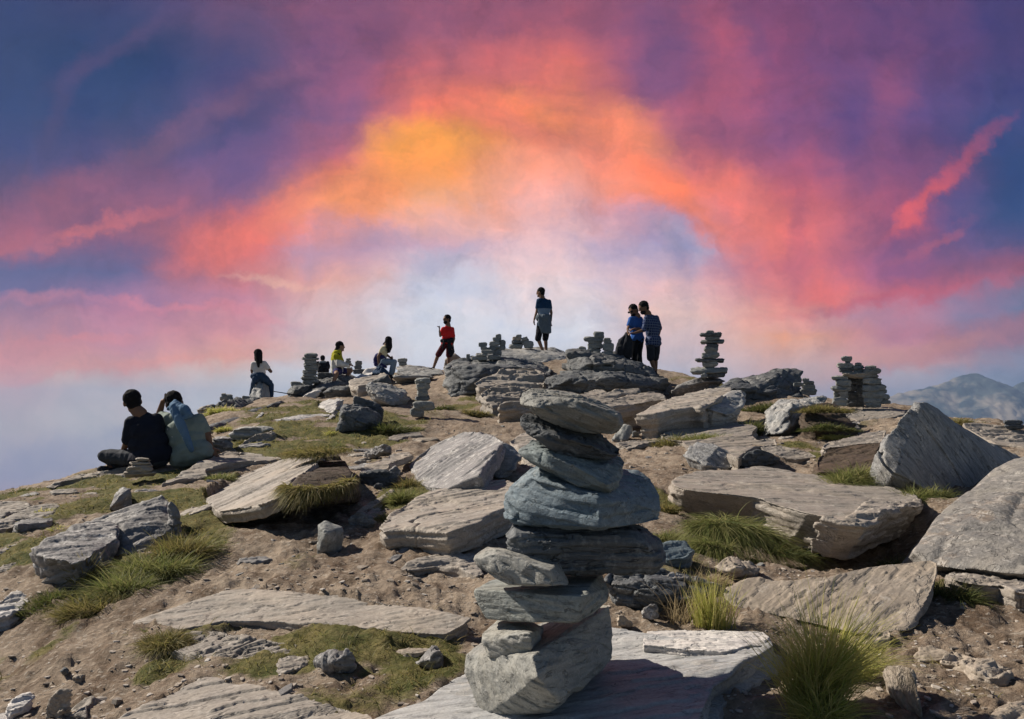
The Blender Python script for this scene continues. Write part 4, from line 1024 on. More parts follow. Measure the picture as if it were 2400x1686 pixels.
HL('far pale rock shoulder behind the second seated man', 'G', [(215,215),(300,190),(400,170),(420,200),(330,260),(290,270),(230,240)], 16.5, back=1.5, mat='pale_slate', name='rock_ledge', strike=(.5,1,0))
SL('crazed pale rock plate near the white rock', 'G', [(1232,192),(1252,160),(1292,140),(1340,128),(1400,132),(1455,132),(1420,150),(1400,175),(1372,230),(1320,242),(1290,218)], [(1250,200,.04),(1320,242,.05),(1400,130,.10)], t=.1, mat='white_stone', crack=2.2, flake=1.6)
HL('bright white rock below the long stone stack', 'B', [(958,1068),(985,1030),(1060,1000),(1100,988),(1150,930),(1215,905),(1285,903),(1305,925),(1240,975),(1228,1040),(1110,1070),(1010,1078)], 17.2, back=.6, mat='white_stone', chunk=.6)
HL('dark oval boulder with a lit top, right of the white rock', 'B', [(1352,965),(1372,925),(1420,895),(1520,870),(1700,850),(1800,845),(1850,868),(1920,895),(1922,960),(1860,1000),(1650,1035),(1420,1030)], 16.8, [(1450,905,-.2),(1700,900,-.25)], back=.9, mat='crag', rough=1.3, strike=(1, 0.1, 0))
HL('large blue-grey fractured block beside the dark grass', 'G', [(1405,402,-.1),(1420,300,.0),(1432,225,.1),(1480,170,.2),(1535,168,.3),(1640,195,.3),(1748,235,.3),(1742,290,.2),(1700,345,.1),(1660,362,0),(1545,388,-.1)], 10.0, [(1450,235,-.15),(1640,225,.0),(1620,350,-.15)], back=.8, mat='crag', chunk=.9, rough=1.5, bed=(.5,-.3,.8))
HL('dark log shaped rock lying on top of the fractured block', 'G', [(1522,160),(1528,120),(1545,105),(1640,135),(1740,168),(1782,205),(1770,225),(1715,232),(1630,200),(1540,172)], 10.45, back=.4, mat='dark_slate', strike=(1, 0, -.3), name='rock')
HL('sloping grey rock face above the log shaped rock', 1, [(1355,1012,-.2),(1370,995,.0),(1430,990,.3),(1560,1000,.8),(1650,1030,.7),(1740,1072,.4),(1730,1100,.2),(1700,1140,-.1),(1640,1185,-.4),(1560,1165,-.5),(1440,1090,-.4)], 14.2, [(1480,1045,-.3),(1600,1080,-.2)], back=1.0, mat='striped_slate', rough=1.5, chunk=.3, strike=(1,0,-.3))
HL('pointed dark rock under the slab the woman in white sits near', 1, [(1330,1015),(1470,985),(1565,915),(1590,960),(1605,1015),(1600,1040),(1480,1010),(1360,1050),(1290,1050)], 16.6, back=.8, mat='dark_slate', name='rock')
SL('large pale slab tilted up to the right between the two seated women', 1, [(1212,985),(1222,970),(1260,958),(1400,930),(1540,905),(1565,910),(1570,922),(1530,948),(1480,975),(1400,995),(1300,1010),(1240,1005)], [(1225,1000,'d',16.6),(1480,978,'d',16.4),(1555,908,'d',18.2),(1300,950,'d',17.8)], t=.35, strike=(1,.4,0))
SL('steep white slab behind the seated woman with long hair', 1, [(1262,938),(1320,898),(1390,862),(1440,838),(1490,842),(1470,870),(1400,915),(1340,945),(1290,950)], [(1300,948,'d',18.6),(1262,938,'d',18.8),(1470,842,'d',19.8)], t=.40, mat='white_stone', crack=1.6)
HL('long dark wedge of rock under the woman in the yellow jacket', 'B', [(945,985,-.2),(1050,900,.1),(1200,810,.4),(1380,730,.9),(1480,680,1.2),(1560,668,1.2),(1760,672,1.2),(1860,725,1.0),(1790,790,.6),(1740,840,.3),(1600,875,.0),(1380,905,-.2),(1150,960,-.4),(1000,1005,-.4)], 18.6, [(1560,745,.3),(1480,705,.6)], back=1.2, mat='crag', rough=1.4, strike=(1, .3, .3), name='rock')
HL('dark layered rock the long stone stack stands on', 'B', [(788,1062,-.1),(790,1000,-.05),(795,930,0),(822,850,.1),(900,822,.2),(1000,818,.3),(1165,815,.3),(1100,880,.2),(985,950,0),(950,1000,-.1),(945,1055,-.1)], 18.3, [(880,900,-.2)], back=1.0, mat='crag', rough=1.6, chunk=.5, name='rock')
HL('tall ribbed grey rock the girl sits on', 'B', [(145,1075,-.1),(155,1020,-.05),(200,930,.0),(245,850,.1),(285,775,.2),(380,765,.25),(450,775,.3),(475,800,.3),(480,900,.2),(505,1000,.1),(500,1070,0),(350,1085,-.25),(220,1085,-.2)], 17.4, [(385,800,-.0),(370,1080,-.3)], back=.6, mat='striped_slate', bed=(.95, -.1, .25), strike=(.1, .1, 1))
HL('small wedge of brown rock left of the girl', 'B', [(42,1045),(45,1000),(65,990),(130,1015),(195,1020),(200,1065),(120,1080)], 17.0, back=.3, mat='cairn_grey', name='rock')
# ridge line behind
HL('flat layered rock shelf under the striding man in red', 'C', [(520,1125,-1),(530,985,0),(600,970,.3),(700,985,.5),(1000,1010,.5),(1340,1060,.0),(1360,1130,-1),(1100,1135,-1.2),(800,1130,-1.2)], 21.2, back=1.6, mat='striped_slate', name='rock_ledge', strike=(1,0,-.1))
HL('thin broken shelf below the layered rock shelf', 'C', [(490,1195),(500,1130),(900,1120),(1100,1125),(1200,1180),(1180,1210),(860,1215),(700,1200)], 18.6, back=1.4, mat='striped_slate', name='rock_ledge', strike=(1,0,-.1))
HL('brown boulder behind the leg of the man in red', 'C', [(1375,960),(1420,850),(1480,790),(1560,755),(1640,800),(1700,850),(1700,900),(1500,950)], 23.5, back=.6, mat='tan_stone')
# summit outcrop
HL('big overhanging rock at the left end of the summit outcrop', 2,
   [(138,850,0),(150,820,.2),(215,790,.8),(350,775,1.6),(560,790,1.8),(800,790,1.8),(1000,800,1.8),(1095,825,1.6),(1142,880,1.2),(1100,940,.5),(900,1010,0),(560,1090,-.3),(480,1110,-.5),(400,1135,-.6),(300,1150,-.6),(215,1080,-.5),(150,960,-.2)], 16.2,
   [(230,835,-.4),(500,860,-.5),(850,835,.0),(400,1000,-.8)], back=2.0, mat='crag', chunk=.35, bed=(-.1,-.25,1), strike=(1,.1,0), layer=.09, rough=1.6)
SL('pale cracked slab leaning on the middle of the summit outcrop', 2, [(430,985),(500,945),(560,920),(640,893),(760,868),(880,845),(960,850),(1010,868),(1056,892),(1058,950),(1056,1000),(1035,1032),(860,1045),(700,1015),(560,1025),(470,1010)],
   [(450,1000,'d',14.2),(1050,1020,'d',14.5),(900,845,'d',15.5)], t=.35, mat='pale_slate', crack=3, flake=2, strike=(1,.3,0))
SL('lower pale cracked slab of the summit outcrop with a dark gap below', 2, [(478,1090),(500,1060),(535,1038),(640,1003),(740,1010),(838,1032),(850,1070),(835,1140),(760,1135),(700,1130),(640,1190),(590,1200),(545,1170),(520,1130)],
   [(545,1170,'d',13.2),(830,1140,'d',13.6),(640,1003,'d',14.3)], t=.35, mat='pale_slate', crack=3, flake=2, strike=(1,.3,0))
HL('layered flat-topped rock the standing man is on', 2, [(500,745,0),(520,700,.4),(670,690,.8),(820,682,1.0),(1000,671,1.3),(1130,680,1.3),(1220,700,1.2),(1300,720,1),(1300,790,.3),(1270,840,-.1),(1150,840,-.1),(1000,810,-.1),(800,795,-.1),(560,795,-.1)], 18.6, [(900,730,.2),(1200,745,.3)], back=2.2, mat='striped_slate', strike=(1,0,-.05), layer=.06, rough=1.5)
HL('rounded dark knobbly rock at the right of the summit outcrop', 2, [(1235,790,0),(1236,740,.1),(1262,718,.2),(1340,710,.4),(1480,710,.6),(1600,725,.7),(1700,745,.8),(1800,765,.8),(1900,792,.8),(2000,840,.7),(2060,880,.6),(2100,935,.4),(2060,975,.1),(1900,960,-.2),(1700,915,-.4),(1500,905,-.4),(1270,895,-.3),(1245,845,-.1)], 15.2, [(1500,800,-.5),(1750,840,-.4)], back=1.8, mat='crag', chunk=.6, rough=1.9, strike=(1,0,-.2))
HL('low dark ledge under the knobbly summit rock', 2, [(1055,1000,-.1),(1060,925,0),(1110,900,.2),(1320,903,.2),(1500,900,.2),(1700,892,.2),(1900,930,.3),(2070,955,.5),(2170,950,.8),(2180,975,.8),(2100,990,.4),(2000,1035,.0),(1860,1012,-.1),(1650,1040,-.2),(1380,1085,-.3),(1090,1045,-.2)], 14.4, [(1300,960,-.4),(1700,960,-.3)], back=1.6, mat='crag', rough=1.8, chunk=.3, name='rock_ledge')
HL('boulder with a pale curved top low in front of the summit outcrop', 2, [(640,1215),(650,1180),(700,1155),(850,1165),(950,1160),(950,1240),(850,1260),(700,1250)], 11.0, back=.7, mat='pale_slate', name='rock', crack=2)
# slabs right of the summit
SL('small grey slab tip just above the front stack', 2, [(1340,1100),(1430,1068),(1540,1040),(1585,1050),(1615,1072),(1540,1095),(1440,1118),(1390,1122)], [(1390,1122,'d',11.8),(1540,1040,'d',13.2)], t=.15, mat='pale_slate')
SL('long narrow slab tilted behind the front stack, upper one of two', 'H', [(-20,170),(110,140),(250,118),(395,108),(400,120),(300,150),(180,180),(60,212),(0,205)], [(60,212,'d',10.6),(-20,170,'d',11.2),(395,108,'d',12.2)], t=.42, strike=(1,.5,0))
SL('long narrow slab tilted behind the front stack, lower one of two', 'H', [(60,216),(180,180),(300,150),(400,130),(490,124),(555,134),(590,160),(600,180),(480,185),(380,205),(280,232),(190,243),(130,240)], [(130,240,'d',9.6),(590,165,'d',10.8),(400,130,'d',11.2),(60,216,'d',9.7)], t=.32, down=(0,.25,-1), strike=(1,.5,0))
SL('large smooth slab with layered right end in the middle distance', 'H', [(355,300),(440,262),(530,212),(640,165),(720,148),(800,125),(940,102),(1085,90),(1110,100),(1080,135),(1020,172),(960,205),(900,225),(870,240),(800,238),(640,262),(515,292),(430,298)],
   [(360,300,'d',8.6),(870,240,'d',8.7),(1090,92,'d',11.0),(640,165,'d',10.2)], t=.30, down=(.15,.15,-1), strike=(1,.45,0))
HL('stack of thin rock layers at the right end of the smooth slab', 'H', [(880,262,-.3),(900,225,-.2),(1020,172,.3),(1100,102,1.0),(1192,108,1.1),(1185,150,.8),(1172,215,.4),(1130,300,0),(1050,300,-.3),(960,275,-.4)], 9.3, back=.8, mat='striped_slate', bed=(.1,-.25,1), strike=(1,.45,0), name='rock')
HL('dark rock with a sunlit ridge on the skyline right of the tall thin stack', 'F', [(240,618,-1.0),(330,588,-.8),(480,530,.0),(700,490,.6),(900,460,1.0),(1050,432,1.2),(1085,465,1.2),(1110,480,1.1),(1162,555,.9),(1175,640,.5),(1172,725,.0),(1000,745,-.3),(740,752,-.5),(640,660,-.6),(600,620,-.7)], 13.0, [(720,560,-.3),(900,510,.1),(560,580,-.5)], back=1.2, mat='crag', rough=1.5, chunk=.3, bed=(-.35,0,.95), strike=(1,.3,.2))
HL('pale rock and moss under the tall thin stack', 'F', [(-60,600),(60,570),(170,530),(300,518),(385,535),(415,556),(360,585),(240,612),(120,650),(0,665),(-80,640)], 14.6, [(200,560,-.2)], back=1.0, mat='lichen_slate', name='rock')
HL('folded layered rock in front of the stone arch', 'F', [(828,832,0),(870,790,.1),(940,738,.3),(1060,745,.4),(1140,720,.5),(1250,702,.6),(1355,705,.6),(1392,770,.4),(1300,800,.2),(1200,830,.1),(1190,890,0),(1060,1010,-.3),(960,1060,-.5),(820,1065,-.5),(900,970,-.3),(935,930,-.2),(880,900,-.1)], 9.4, [(1100,800,-.1),(1020,900,-.3)], back=.8, mat='striped_slate', bed=(-.45,-.2,.85), strike=(.7,.5,.5), chunk=.3, rough=1.3)
SL('flat pale rock around the foot of the stone arch', 'F', [(1460,870),(1560,845),(1700,812),(1830,800),(1950,798),(2060,820),(2160,835),(2180,850),(2130,880),(2000,905),(1850,922),(1700,945),(1620,940),(1580,900)], [(1640,945,.03),(1950,798,.04),(1480,868,.03)], t=.1, crack=2, flake=1.5)
SL('wide smooth slab in the middle right, broken at its right end', 'H', [(540,452),(640,418),(760,392),(840,368),(920,366),(1040,362),(1180,354),(1250,372),(1292,395),(1262,425),(1265,450),(1300,485),(1380,475),(1440,480),(1452,528),(1380,530),(1290,545),(1250,570),(1195,598),(1150,640),(1080,610),(1000,560),(860,530),(760,540),(700,490),(610,482)],
   [(700,490,.08),(1150,640,.10),(1180,354,.12),(1452,528,.08)], t=.14, crack=1.3)
SL('thin rock plate running right from the broken slab end', 'H', [(1290,545),(1400,535),(1520,560),(1600,575),(1700,590),(1742,620),(1700,625),(1600,640),(1480,620),(1400,600),(1330,570)], [(1480,620,.06),(1400,535,.06),(1742,620,.05)], t=.07)
HL('striated wedge shaped boulder in the middle of the path', 'H', [(722,622,0),(758,562,.1),(842,520,.3),(962,524,.35),(1030,560,.3),(1100,600,.25),(1158,665,.1),(1140,705,0),(1000,722,-.1),(900,705,-.15),(820,672,-.1)], hit(*S('H', 930, 722)), [(980,560,.12),(900,690,-.2)], back=.35, mat='striped_slate', bed=(.75,-.2,.55), strike=(.5,0,-.8))
HL('low dark layered rock right of the striated boulder', 'H', [(1155,695),(1160,650),(1215,595),(1290,560),(1350,572),(1400,600),(1475,635),(1450,680),(1300,702)], hit(*S('H', 1290, 705)), back=.3, mat='dark_slate', name='rock', strike=(1,.2,0))
SL('flat slab edge over a hole in the path behind the front stack', 'H', [(200,520),(330,500),(480,492),(640,498),(690,492),(720,505),(640,518),(520,522),(440,528),(300,560)], [(300,560,.04),(600,495,.06)], t=.07)
HL('small crumpled grey rock right of the top of the front stack', 'H', [(175,485,0),(235,435,.05),(262,385,.08),(300,375,.08),(330,395,.08),(338,435,.05),(310,490,0),(270,505,-.05)], hit(*S('H', 260, 505)), back=.2, mat='cairn_grey', bed=(.8,-.2,.4), name='rock')
HL('small dark stone tucked against the crumpled rock', 'H', [(330,430),(365,425),(395,455),(390,485),(330,480)], hit(*S('H', 360, 488)), back=.15, mat='dark_slate', name='rock')
# large slab with the drooping grass
SL('huge table-like slab with grass hanging over its front edge', 3,
   [(58,1050),(80,1030),(140,1008),(280,985),(440,975),(640,962),(820,985),(1000,1010),(1160,1032),(1300,1060),(1440,1082),(1560,1110),(1640,1135),(1660,1165),(1640,1180),(1500,1200),(1400,1212),(1280,1255),(1180,1290),(1100,1288),(1000,1262),(920,1248),(850,1228),(700,1180),(600,1148),(440,1128),(250,1108),(140,1095),(75,1078)],
   [(1100,1288,'d',3.80),(58,1050,'d',5.1),(640,962,'d',6.1),(1650,1150,'d',4.75)], t=.24, down=(.0,1.25,-1), taper=.93, strike=(1,.05,0), layer=.04, crack=1.2, flake=.8)
SL('pale ledge broken off the front right corner of the table-like slab', 3, [(1000,1285),(1120,1292),(1200,1262),(1290,1190),(1325,1168),(1345,1185),(1560,1180),(1650,1165),(1655,1200),(1500,1235),(1400,1270),(1290,1330),(1140,1320)], [(1140,1310,'d',3.68),(1655,1190,'d',4.5),(1325,1168,'d',4.4)], t=.2, down=(0,.9,-1), mat='pale_slate', layer=.05, rough=.8)
# right side
SL('big pale slab leaning toward the viewer, casting deep shade at its right', 8,
   [(385,565),(420,530),(480,500),(550,475),(620,466),(710,485),(800,492),(930,470),(1060,470),(1180,430),(1300,400),(1430,378),(1550,365),(1650,355),(1705,350),(1742,372),(1740,440),(1730,520),(1680,620),(1620,720),(1560,795),(1450,805),(1340,818),(1230,826),(1120,795),(1000,765),(900,745),(800,722),(700,705),(600,690),(500,668),(420,640)],
   [(450,650,.005),(1230,826,.015),(1690,352,'d',3.16)], t=.16, down=(.5,.85,-.5), taper=.95, mat='tan_stone', strike=(.7,.5,.5), flake=.6, crack=.25, rough=.9)
HL('massive pale boulder at the right edge with a long crack across it', 3,
   [(1600,1500,0),(1640,1440,.1),(1690,1400,.15),(1745,1290,.3),(1835,1210,.5),(1985,1082,.75),(2130,960,.95),(2296,895,1.1),(2700,820,1.0),(2900,1100,.6),(2900,1700,-.3),(2296,1640,-.35),(2100,1600,-.25),(1850,1600,-.15),(1700,1590,-.1),(1620,1570,0)], 3.55,
   [(1900,1350,.1),(2296,1250,.2)], back=1.2, mat='grey_boulder', bed=(-.5,-.45,.7), strike=(1,.5,0), rough=.75, crack=.6, chunk=0.1, flake=.35, layer=.3)
SL('pale slab against the foot of the massive boulder', 8, [(1800,450),(1850,428),(1900,424),(2050,435),(2296,470),(2500,500),(2500,600),(2296,572),(2230,560),(2150,525),(2050,515),(1960,502),(1880,480)], [(1880,480,'d',3.15),(2296,570,'d',2.95),(1900,424,'d',3.45)], t=.22, down=(0,.3,-1))
HL('diamond shaped tilted boulder with diagonal stripes', 3,
   [(1348,872,-.1),(1362,820,-.1),(1420,745,-.05),(1500,660,.05),(1575,590,.12),(1612,552,.2),(1655,553,.3),(1700,575,.4),(1800,650,.6),(1835,690,.65),(1900,700,.75),(2000,750,.9),(2100,815,1.1),(2250,880,1.3),(2290,905,1.3),(2200,960,.85),(2100,1010,.65),(1990,1085,.4),(1900,1150,.2),(1760,1120,.0),(1600,1060,-.2),(1480,1010,-.25),(1400,930,-.2)], 5.35,
   [(1640,600,.12),(1700,640,.2),(1830,730,.42),(1700,860,.1)], back=1.0, mat='striped_dark', bed=(.72,-.1,.62), strike=(.62,.2,-.75), drop=.1, rough=.9)
SL('pale slab left of the diamond boulder, grass growing up its front', 3, [(1010,845),(1030,815),(1060,800),(1180,768),(1300,740),(1400,722),(1430,728),(1410,770),(1385,800),(1300,805),(1200,815),(1100,830),(1050,850)], [(1030,848,'d',6.6),(1400,722,'d',7.6)], t=.3, down=(0,.2,-1))
SL('pale greenish block lying below the grassy slab', 3, [(1000,1012),(1012,990),(1060,982),(1150,985),(1210,992),(1262,1012),(1250,1035),(1190,1046),(1120,1035),(1060,1022)], [(1190,1046,.06),(1060,982,.08)], t=.1, mat='green_slate')
HL('small brown stone right of the pale greenish block', 3, [(1250,1055),(1285,1022),(1320,1030),(1310,1060),(1270,1065)], hit(*S(3, 1280, 1066)), back=.12, mat='tan_stone', name='rock')
SL('rock plate on the right skyline under the dark little stack', 3, [(1900,690),(1980,685),(2100,700),(2200,712),(2296,722),(2500,735),(2500,880),(2296,842),(2200,822),(2110,808),(2040,770),(1975,730)], [(2110,808,'d',7.4),(2100,700,'d',8.9),(2296,722,'d',8.9)], t=.12, crack=2, flake=1.6)
SL('pale rock patch in the path left of the diamond boulder', 3, [(1160,640),(1200,610),(1300,590),(1420,575),(1540,600),(1540,630),(1420,650),(1250,665)], [(1250,665,.03),(1420,575,.03)], t=.06)
SL('flat stone sunk in the path in front of the grassy mound', 3, [(1150,700),(1170,690),(1230,690),(1260,705),(1200,715)], [(1200,715,.04),(1200,690,.05)], t=.06)
# around the foot of the front stack
HL('crumpled dark grey rock just right of the front stack', 7, [(1655,370,0),(1690,330,.05),(1745,290,.1),(1840,300,.12),(1900,312,.12),(1960,300,.15),(2045,290,.15),(2040,335,.1),(2120,330,.1),(2230,345,.12),(2296,360,.1),(2350,390,.05),(2330,440,0),(2240,470,-.05),(2130,478,-.08),(2000,450,-.08),(1900,425,-.06),(1780,400,-.03)], 3.0, [(1950,370,-.05)], back=.25, mat='dark_slate', chunk=.6)
HL('dark grey rock half behind the grass right of the stack', 8, [(-20,600),(-30,480),(60,450),(160,455),(290,490),(385,525),(398,575),(330,608),(150,615)], 3.05, back=.2, mat='lichen_slate', chunk=.5)
HL('low brown folded rock at the end of the shaded hollow', 8, [(345,405,0),(400,352,.05),(442,335,.06),(490,350,.05),(560,375,.05),(615,405,.03),(590,440,0),(500,470,-.03),(430,475,-.04),(390,440,-.03)], 3.28, [(470,400,-.06)], back=.2, mat='tan_stone', chunk=.5, name='rock')
HL('grey stone in shade under the end of the big slab grass', 8, [(-10,345,0),(-10,250,.05),(50,235,.08),(155,235,.08),(208,300,.03),(160,345,0),(60,360,-.03)], 3.35, back=.2, mat='blue_slate', name='rock')
SL('flat pale triangular stone lying in the sand at lower right', 8, [(1405,1080),(1412,1030),(1430,1003),(1500,1003),(1590,1030),(1608,1090),(1614,1160),(1630,1230),(1642,1292),(1570,1275),(1500,1220),(1430,1165)], [(1570,1275,.02),(1420,1010,.075),(1600,1040,.10)], t=.08, down=(.15,0,-1), mat='tan_stone', name='rock')
HL('small pale block propping the leaning slab', 8, [(1225,870,.0),(1260,850,.02),(1450,808,.05),(1452,922,-.02),(1380,908,-.02),(1280,892,-.02)], 2.64, back=.1, mat='tan_stone', name='rock')
SL('rough pale rock sunk in the sand right of the upright flat stone', 8, [(1765,985),(1800,950),(1835,928),(1880,940),(1960,965),(2080,1005),(2180,1060),(2235,1090),(2180,1110),(2080,1098),(1980,1075),(1920,1035),(1850,1000)], [(1980,1075,.03),(1835,928,.03),(2235,1090,.03)], t=.06, mat='tan_stone', flake=1.5)
SL('pale slab in the bottom right corner', 8, [(2060,1380),(2100,1320),(2150,1272),(2230,1248),(2296,1240),(2450,1250),(2450,1450),(2080,1450)], [(2080,1367,.04),(2250,1245,.04)], t=.07, mat='tan_stone')
SL('bleached stone in the soil near the bottom left corner', 5, [(42,1292),(60,1255),(95,1228),(140,1205),(190,1188),(214,1212),(185,1245),(150,1280),(70,1312)], [(70,1312,.04),(190,1190,.05)], t=.06, mat='white_stone', name='rock')
SL('tan rock rising from the soil beside the bleached stone', 5, [(288,1292),(300,1245),(322,1208),(370,1160),(430,1162),(460,1175),(440,1200),(380,1240),(300,1300)], [(300,1300,.03),(400,1160,.08)], t=.1, mat='tan_stone', name='rock')
HL('small pale pebble by the hollow slab at the bottom left', 5, [(368,1312),(385,1302),(412,1300),(415,1320),(385,1345),(370,1335)], hit(*S(5, 390, 1345)), back=.05, mat='tan_stone', name='rock')
HL('round crinkled grey stone in the turf patch', 5, [(1985,1012),(2000,970),(2035,945),(2130,940),(2215,942),(2245,990),(2240,1050),(2215,1085),(2100,1095),(2010,1080)], hit(*S(5, 2110, 1098)), [(2110,1010,-.06)], back=.2, mat='lichen_slate', name='rock', bed=(.9,-.3,.2))
SL('flat grey stone left of the round crinkled stone', 5, [(1740,1020),(1760,985),(1860,970),(1960,958),(1962,990),(1930,1030),(1860,1062),(1800,1076),(1770,1050)], [(1800,1076,.05),(1900,960,.03)], t=.07, mat='pale_slate', name='rock')
HL('pale pointed stone in the turf left of the front stack', 7, [(478,875),(500,840),(545,790),(575,772),(618,780),(642,820),(632,860),(600,905),(562,927),(520,900)], hit(*S(7, 560, 930)), [(560,850,-.05)], back=.12, mat='lichen_slate', name='rock')
HL('dark cube-like stone on the bare soil at bottom left', 5, [(385,1062),(400,1042),(425,1040),(440,1058),(432,1082),(395,1088)], hit(*S(5, 410, 1090)), back=.05, mat='dark_slate', name='rock')
SL('flat oval pebble beside the dark cube-like stone', 5, [(462,1096),(490,1076),(525,1074),(542,1082),(515,1100),(475,1106)], [(480,1106,.02),(520,1074,.02)], t=.03, mat='tan_stone', name='rock')
HL('small grey splinter standing in the sand right of the stack', 7, [(1912,525),(1950,500),(1990,494),(2012,530),(2010,590),(1960,600),(1900,590)], hit(*S(7, 1960, 602)), back=.06, mat='lichen_slate', name='rock')
HL('little pale stone below the splinter right of the stack', 7, [(1745,640),(1755,570),(1775,560),(1800,590),(1850,620),(1845,645),(1790,650)], hit(*S(7, 1790, 652)), back=.05, mat='tan_stone', name='rock')

# earth banks that carry turf
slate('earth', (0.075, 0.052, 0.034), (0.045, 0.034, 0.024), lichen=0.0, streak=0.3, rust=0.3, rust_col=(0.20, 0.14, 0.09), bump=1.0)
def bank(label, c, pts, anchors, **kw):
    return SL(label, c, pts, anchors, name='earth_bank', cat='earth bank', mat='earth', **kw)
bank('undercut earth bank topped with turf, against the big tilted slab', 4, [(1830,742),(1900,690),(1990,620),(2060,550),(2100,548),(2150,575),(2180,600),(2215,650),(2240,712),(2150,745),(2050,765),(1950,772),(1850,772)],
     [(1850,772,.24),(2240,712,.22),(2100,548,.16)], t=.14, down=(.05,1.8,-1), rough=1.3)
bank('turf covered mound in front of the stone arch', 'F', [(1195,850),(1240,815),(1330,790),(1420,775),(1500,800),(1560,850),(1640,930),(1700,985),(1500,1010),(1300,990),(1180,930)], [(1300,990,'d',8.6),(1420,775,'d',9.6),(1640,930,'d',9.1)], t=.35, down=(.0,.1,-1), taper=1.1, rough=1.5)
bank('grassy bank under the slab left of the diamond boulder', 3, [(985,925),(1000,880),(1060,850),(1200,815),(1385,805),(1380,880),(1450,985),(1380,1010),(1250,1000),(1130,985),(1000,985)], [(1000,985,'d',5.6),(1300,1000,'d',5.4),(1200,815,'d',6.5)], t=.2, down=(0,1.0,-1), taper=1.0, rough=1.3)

build_ground()

slate('stack_bands', (0.26, 0.265, 0.24), (0.20, 0.225, 0.22), lichen=0.2, lich_col=(0.42, 0.42, 0.38), streak=1.3, k=1.6, rust=0.4, rust_col=(0.30, 0.24, 0.18), bump=0.8)
# ================================================================== the tall stack in front: every stone a thing of its own
FD = 2.05
def ST(label, c, pts, dd=0.0, back=.2, inner=(), mat='blue_slate', **kw):
    kw.setdefault('chunk', 0.10); kw.setdefault('shrink', .86)
    return HL(label, c, pts, FD + dd, inner=inner, back=back, mat=mat, name='cairn_stone', cat='stone', group='stones of the tall front stack', **kw)
ST('topmost long boulder of the front stack, tilted down to the right', 6, [(766,200,.03),(772,150,.04),(858,121,.08),(1000,117,.12),(1060,126,.12),(1130,150,.12),(1215,150,.13),(1400,222,.12),(1600,318,.08),(1632,378,.04),(1612,448,.0),(1548,494,-.02),(1400,474,-.02),(1290,470,-.02),(1180,420,-.03),(960,336,-.03),(875,290,-.02),(770,240,.0)], .02,
   .15, [(1105,185,-.03),(1300,240,-.07),(1580,345,-.08),(900,262,-.05),(880,150,.0)], mat='stack_grey', bed=(.38,-.35,.85), strike=(.9,0,-.42), layer=.016, rough=.6, chunk=.04, flake=.6)
ST('second stone from the top of the front stack, dark and pointed at left', 6, [(764,352,.03),(775,336,.04),(862,352,.06),(868,322,.08),(925,322,.1),(1180,405,.1),(1400,465,.1),(1520,535,.08),(1592,605,.05),(1595,655,.02),(1492,706,.0),(1180,684,-.02),(1060,645,-.02),(980,590,-.02),(900,520,-.01),(830,482,.0),(768,392,.02)], .02,
   .14, [(1100,500,-.06),(1350,570,-.06)], mat='dark_slate', bed=(.3,-.3,.9), strike=(.9,0,-.38), layer=.018, rough=.7, chunk=.05)
ST('third stone from the top, ribbed grey-green with a blunt right end', 6, [(752,640,.05),(760,614,.06),(800,610,.07),(872,632,.08),(882,525,.14),(960,560,.14),(1180,655,.12),(1480,690,.12),(1600,672,.1),(1636,720,.06),(1605,860,.0),(1560,940,-.02),(1518,975,-.03),(1440,977,-.04),(1240,920,-.04),(1090,805,-.03),(1000,765,-.02),(930,738,0),(872,695,.02),(790,682,.04)], .01,
   .16, [(1000,640,-.02),(1300,760,-.06),(1480,905,-.08)], mat='green_slate', bed=(.35,-.4,.85), strike=(.9,0,-.42), layer=.014, rough=.65, chunk=.03, flake=.6)
ST('big blue-grey boulder, fourth from the top of the front stack', 6, [(640,1050,.10),(655,990,.10),(690,925,.11),(760,892,.12),(850,788,.13),(935,742,.15),(1150,770,.18),(1400,880,.18),(1560,830,.2),(1625,795,.22),(1750,798,.24),(1850,868,.22),(1935,1000,.18),(1958,1140,.14),(1930,1200,.12),(1740,1247,.06),(1435,1288,-.05),(1200,1286,.0),(1050,1278,.02),(720,1238,.06),(650,1185,.08)], .0,
   .18, [(1420,985,-.07),(1440,1262,-.08),(930,830,.04),(700,1190,.05),(1300,900,.02)], mat='blue_slate', bed=(.1,-.2,1), strike=(.9,.4,-.1), chunk=.03, rough=.6, layer=.03, flake=.5, crack=1)
ST('long dark flat boulder below the big blue-grey one', 7, [(1045,110,.0),(1050,55,.02),(1085,0,.05),(1200,5,.1),(1450,25,.12),(1650,20,.12),(1830,14,.14),(1950,50,.12),(2030,110,.1),(2052,180,.08),(2048,245,.05),(1965,295,.03),(1600,293,.0),(1400,300,-.02),(1200,290,-.02),(1080,200,-.01)], .04,
   .22, [(1100,60,-.02),(1500,85,-.04),(1850,75,.0),(1940,140,.0)], mat='dark_slate', bed=(.02,-.1,1), strike=(1,.1,0), layer=.02, rough=.85, chunk=.05)
ST('small wedge stone poking out left, its sloping top sunlit', 7, [(830,215,.05),(842,190,.06),(930,130,.13),(1100,158,.12),(1375,228,.10),(1382,290,.04),(1426,340,.03),(1420,370,.0),(1340,382,-.06),(1200,381,-.03),(1060,378,.0),(980,330,.02),(860,268,.04)], -.06,
   .08, [(1000,176,.02),(1325,292,-.06),(905,185,.05)], mat='stack_grey', bed=(.3,-.35,.9), strike=(.9,.1,-.25), layer=.03, rough=.45, chunk=.02, flake=.3, crack=.5, shrink=.93)
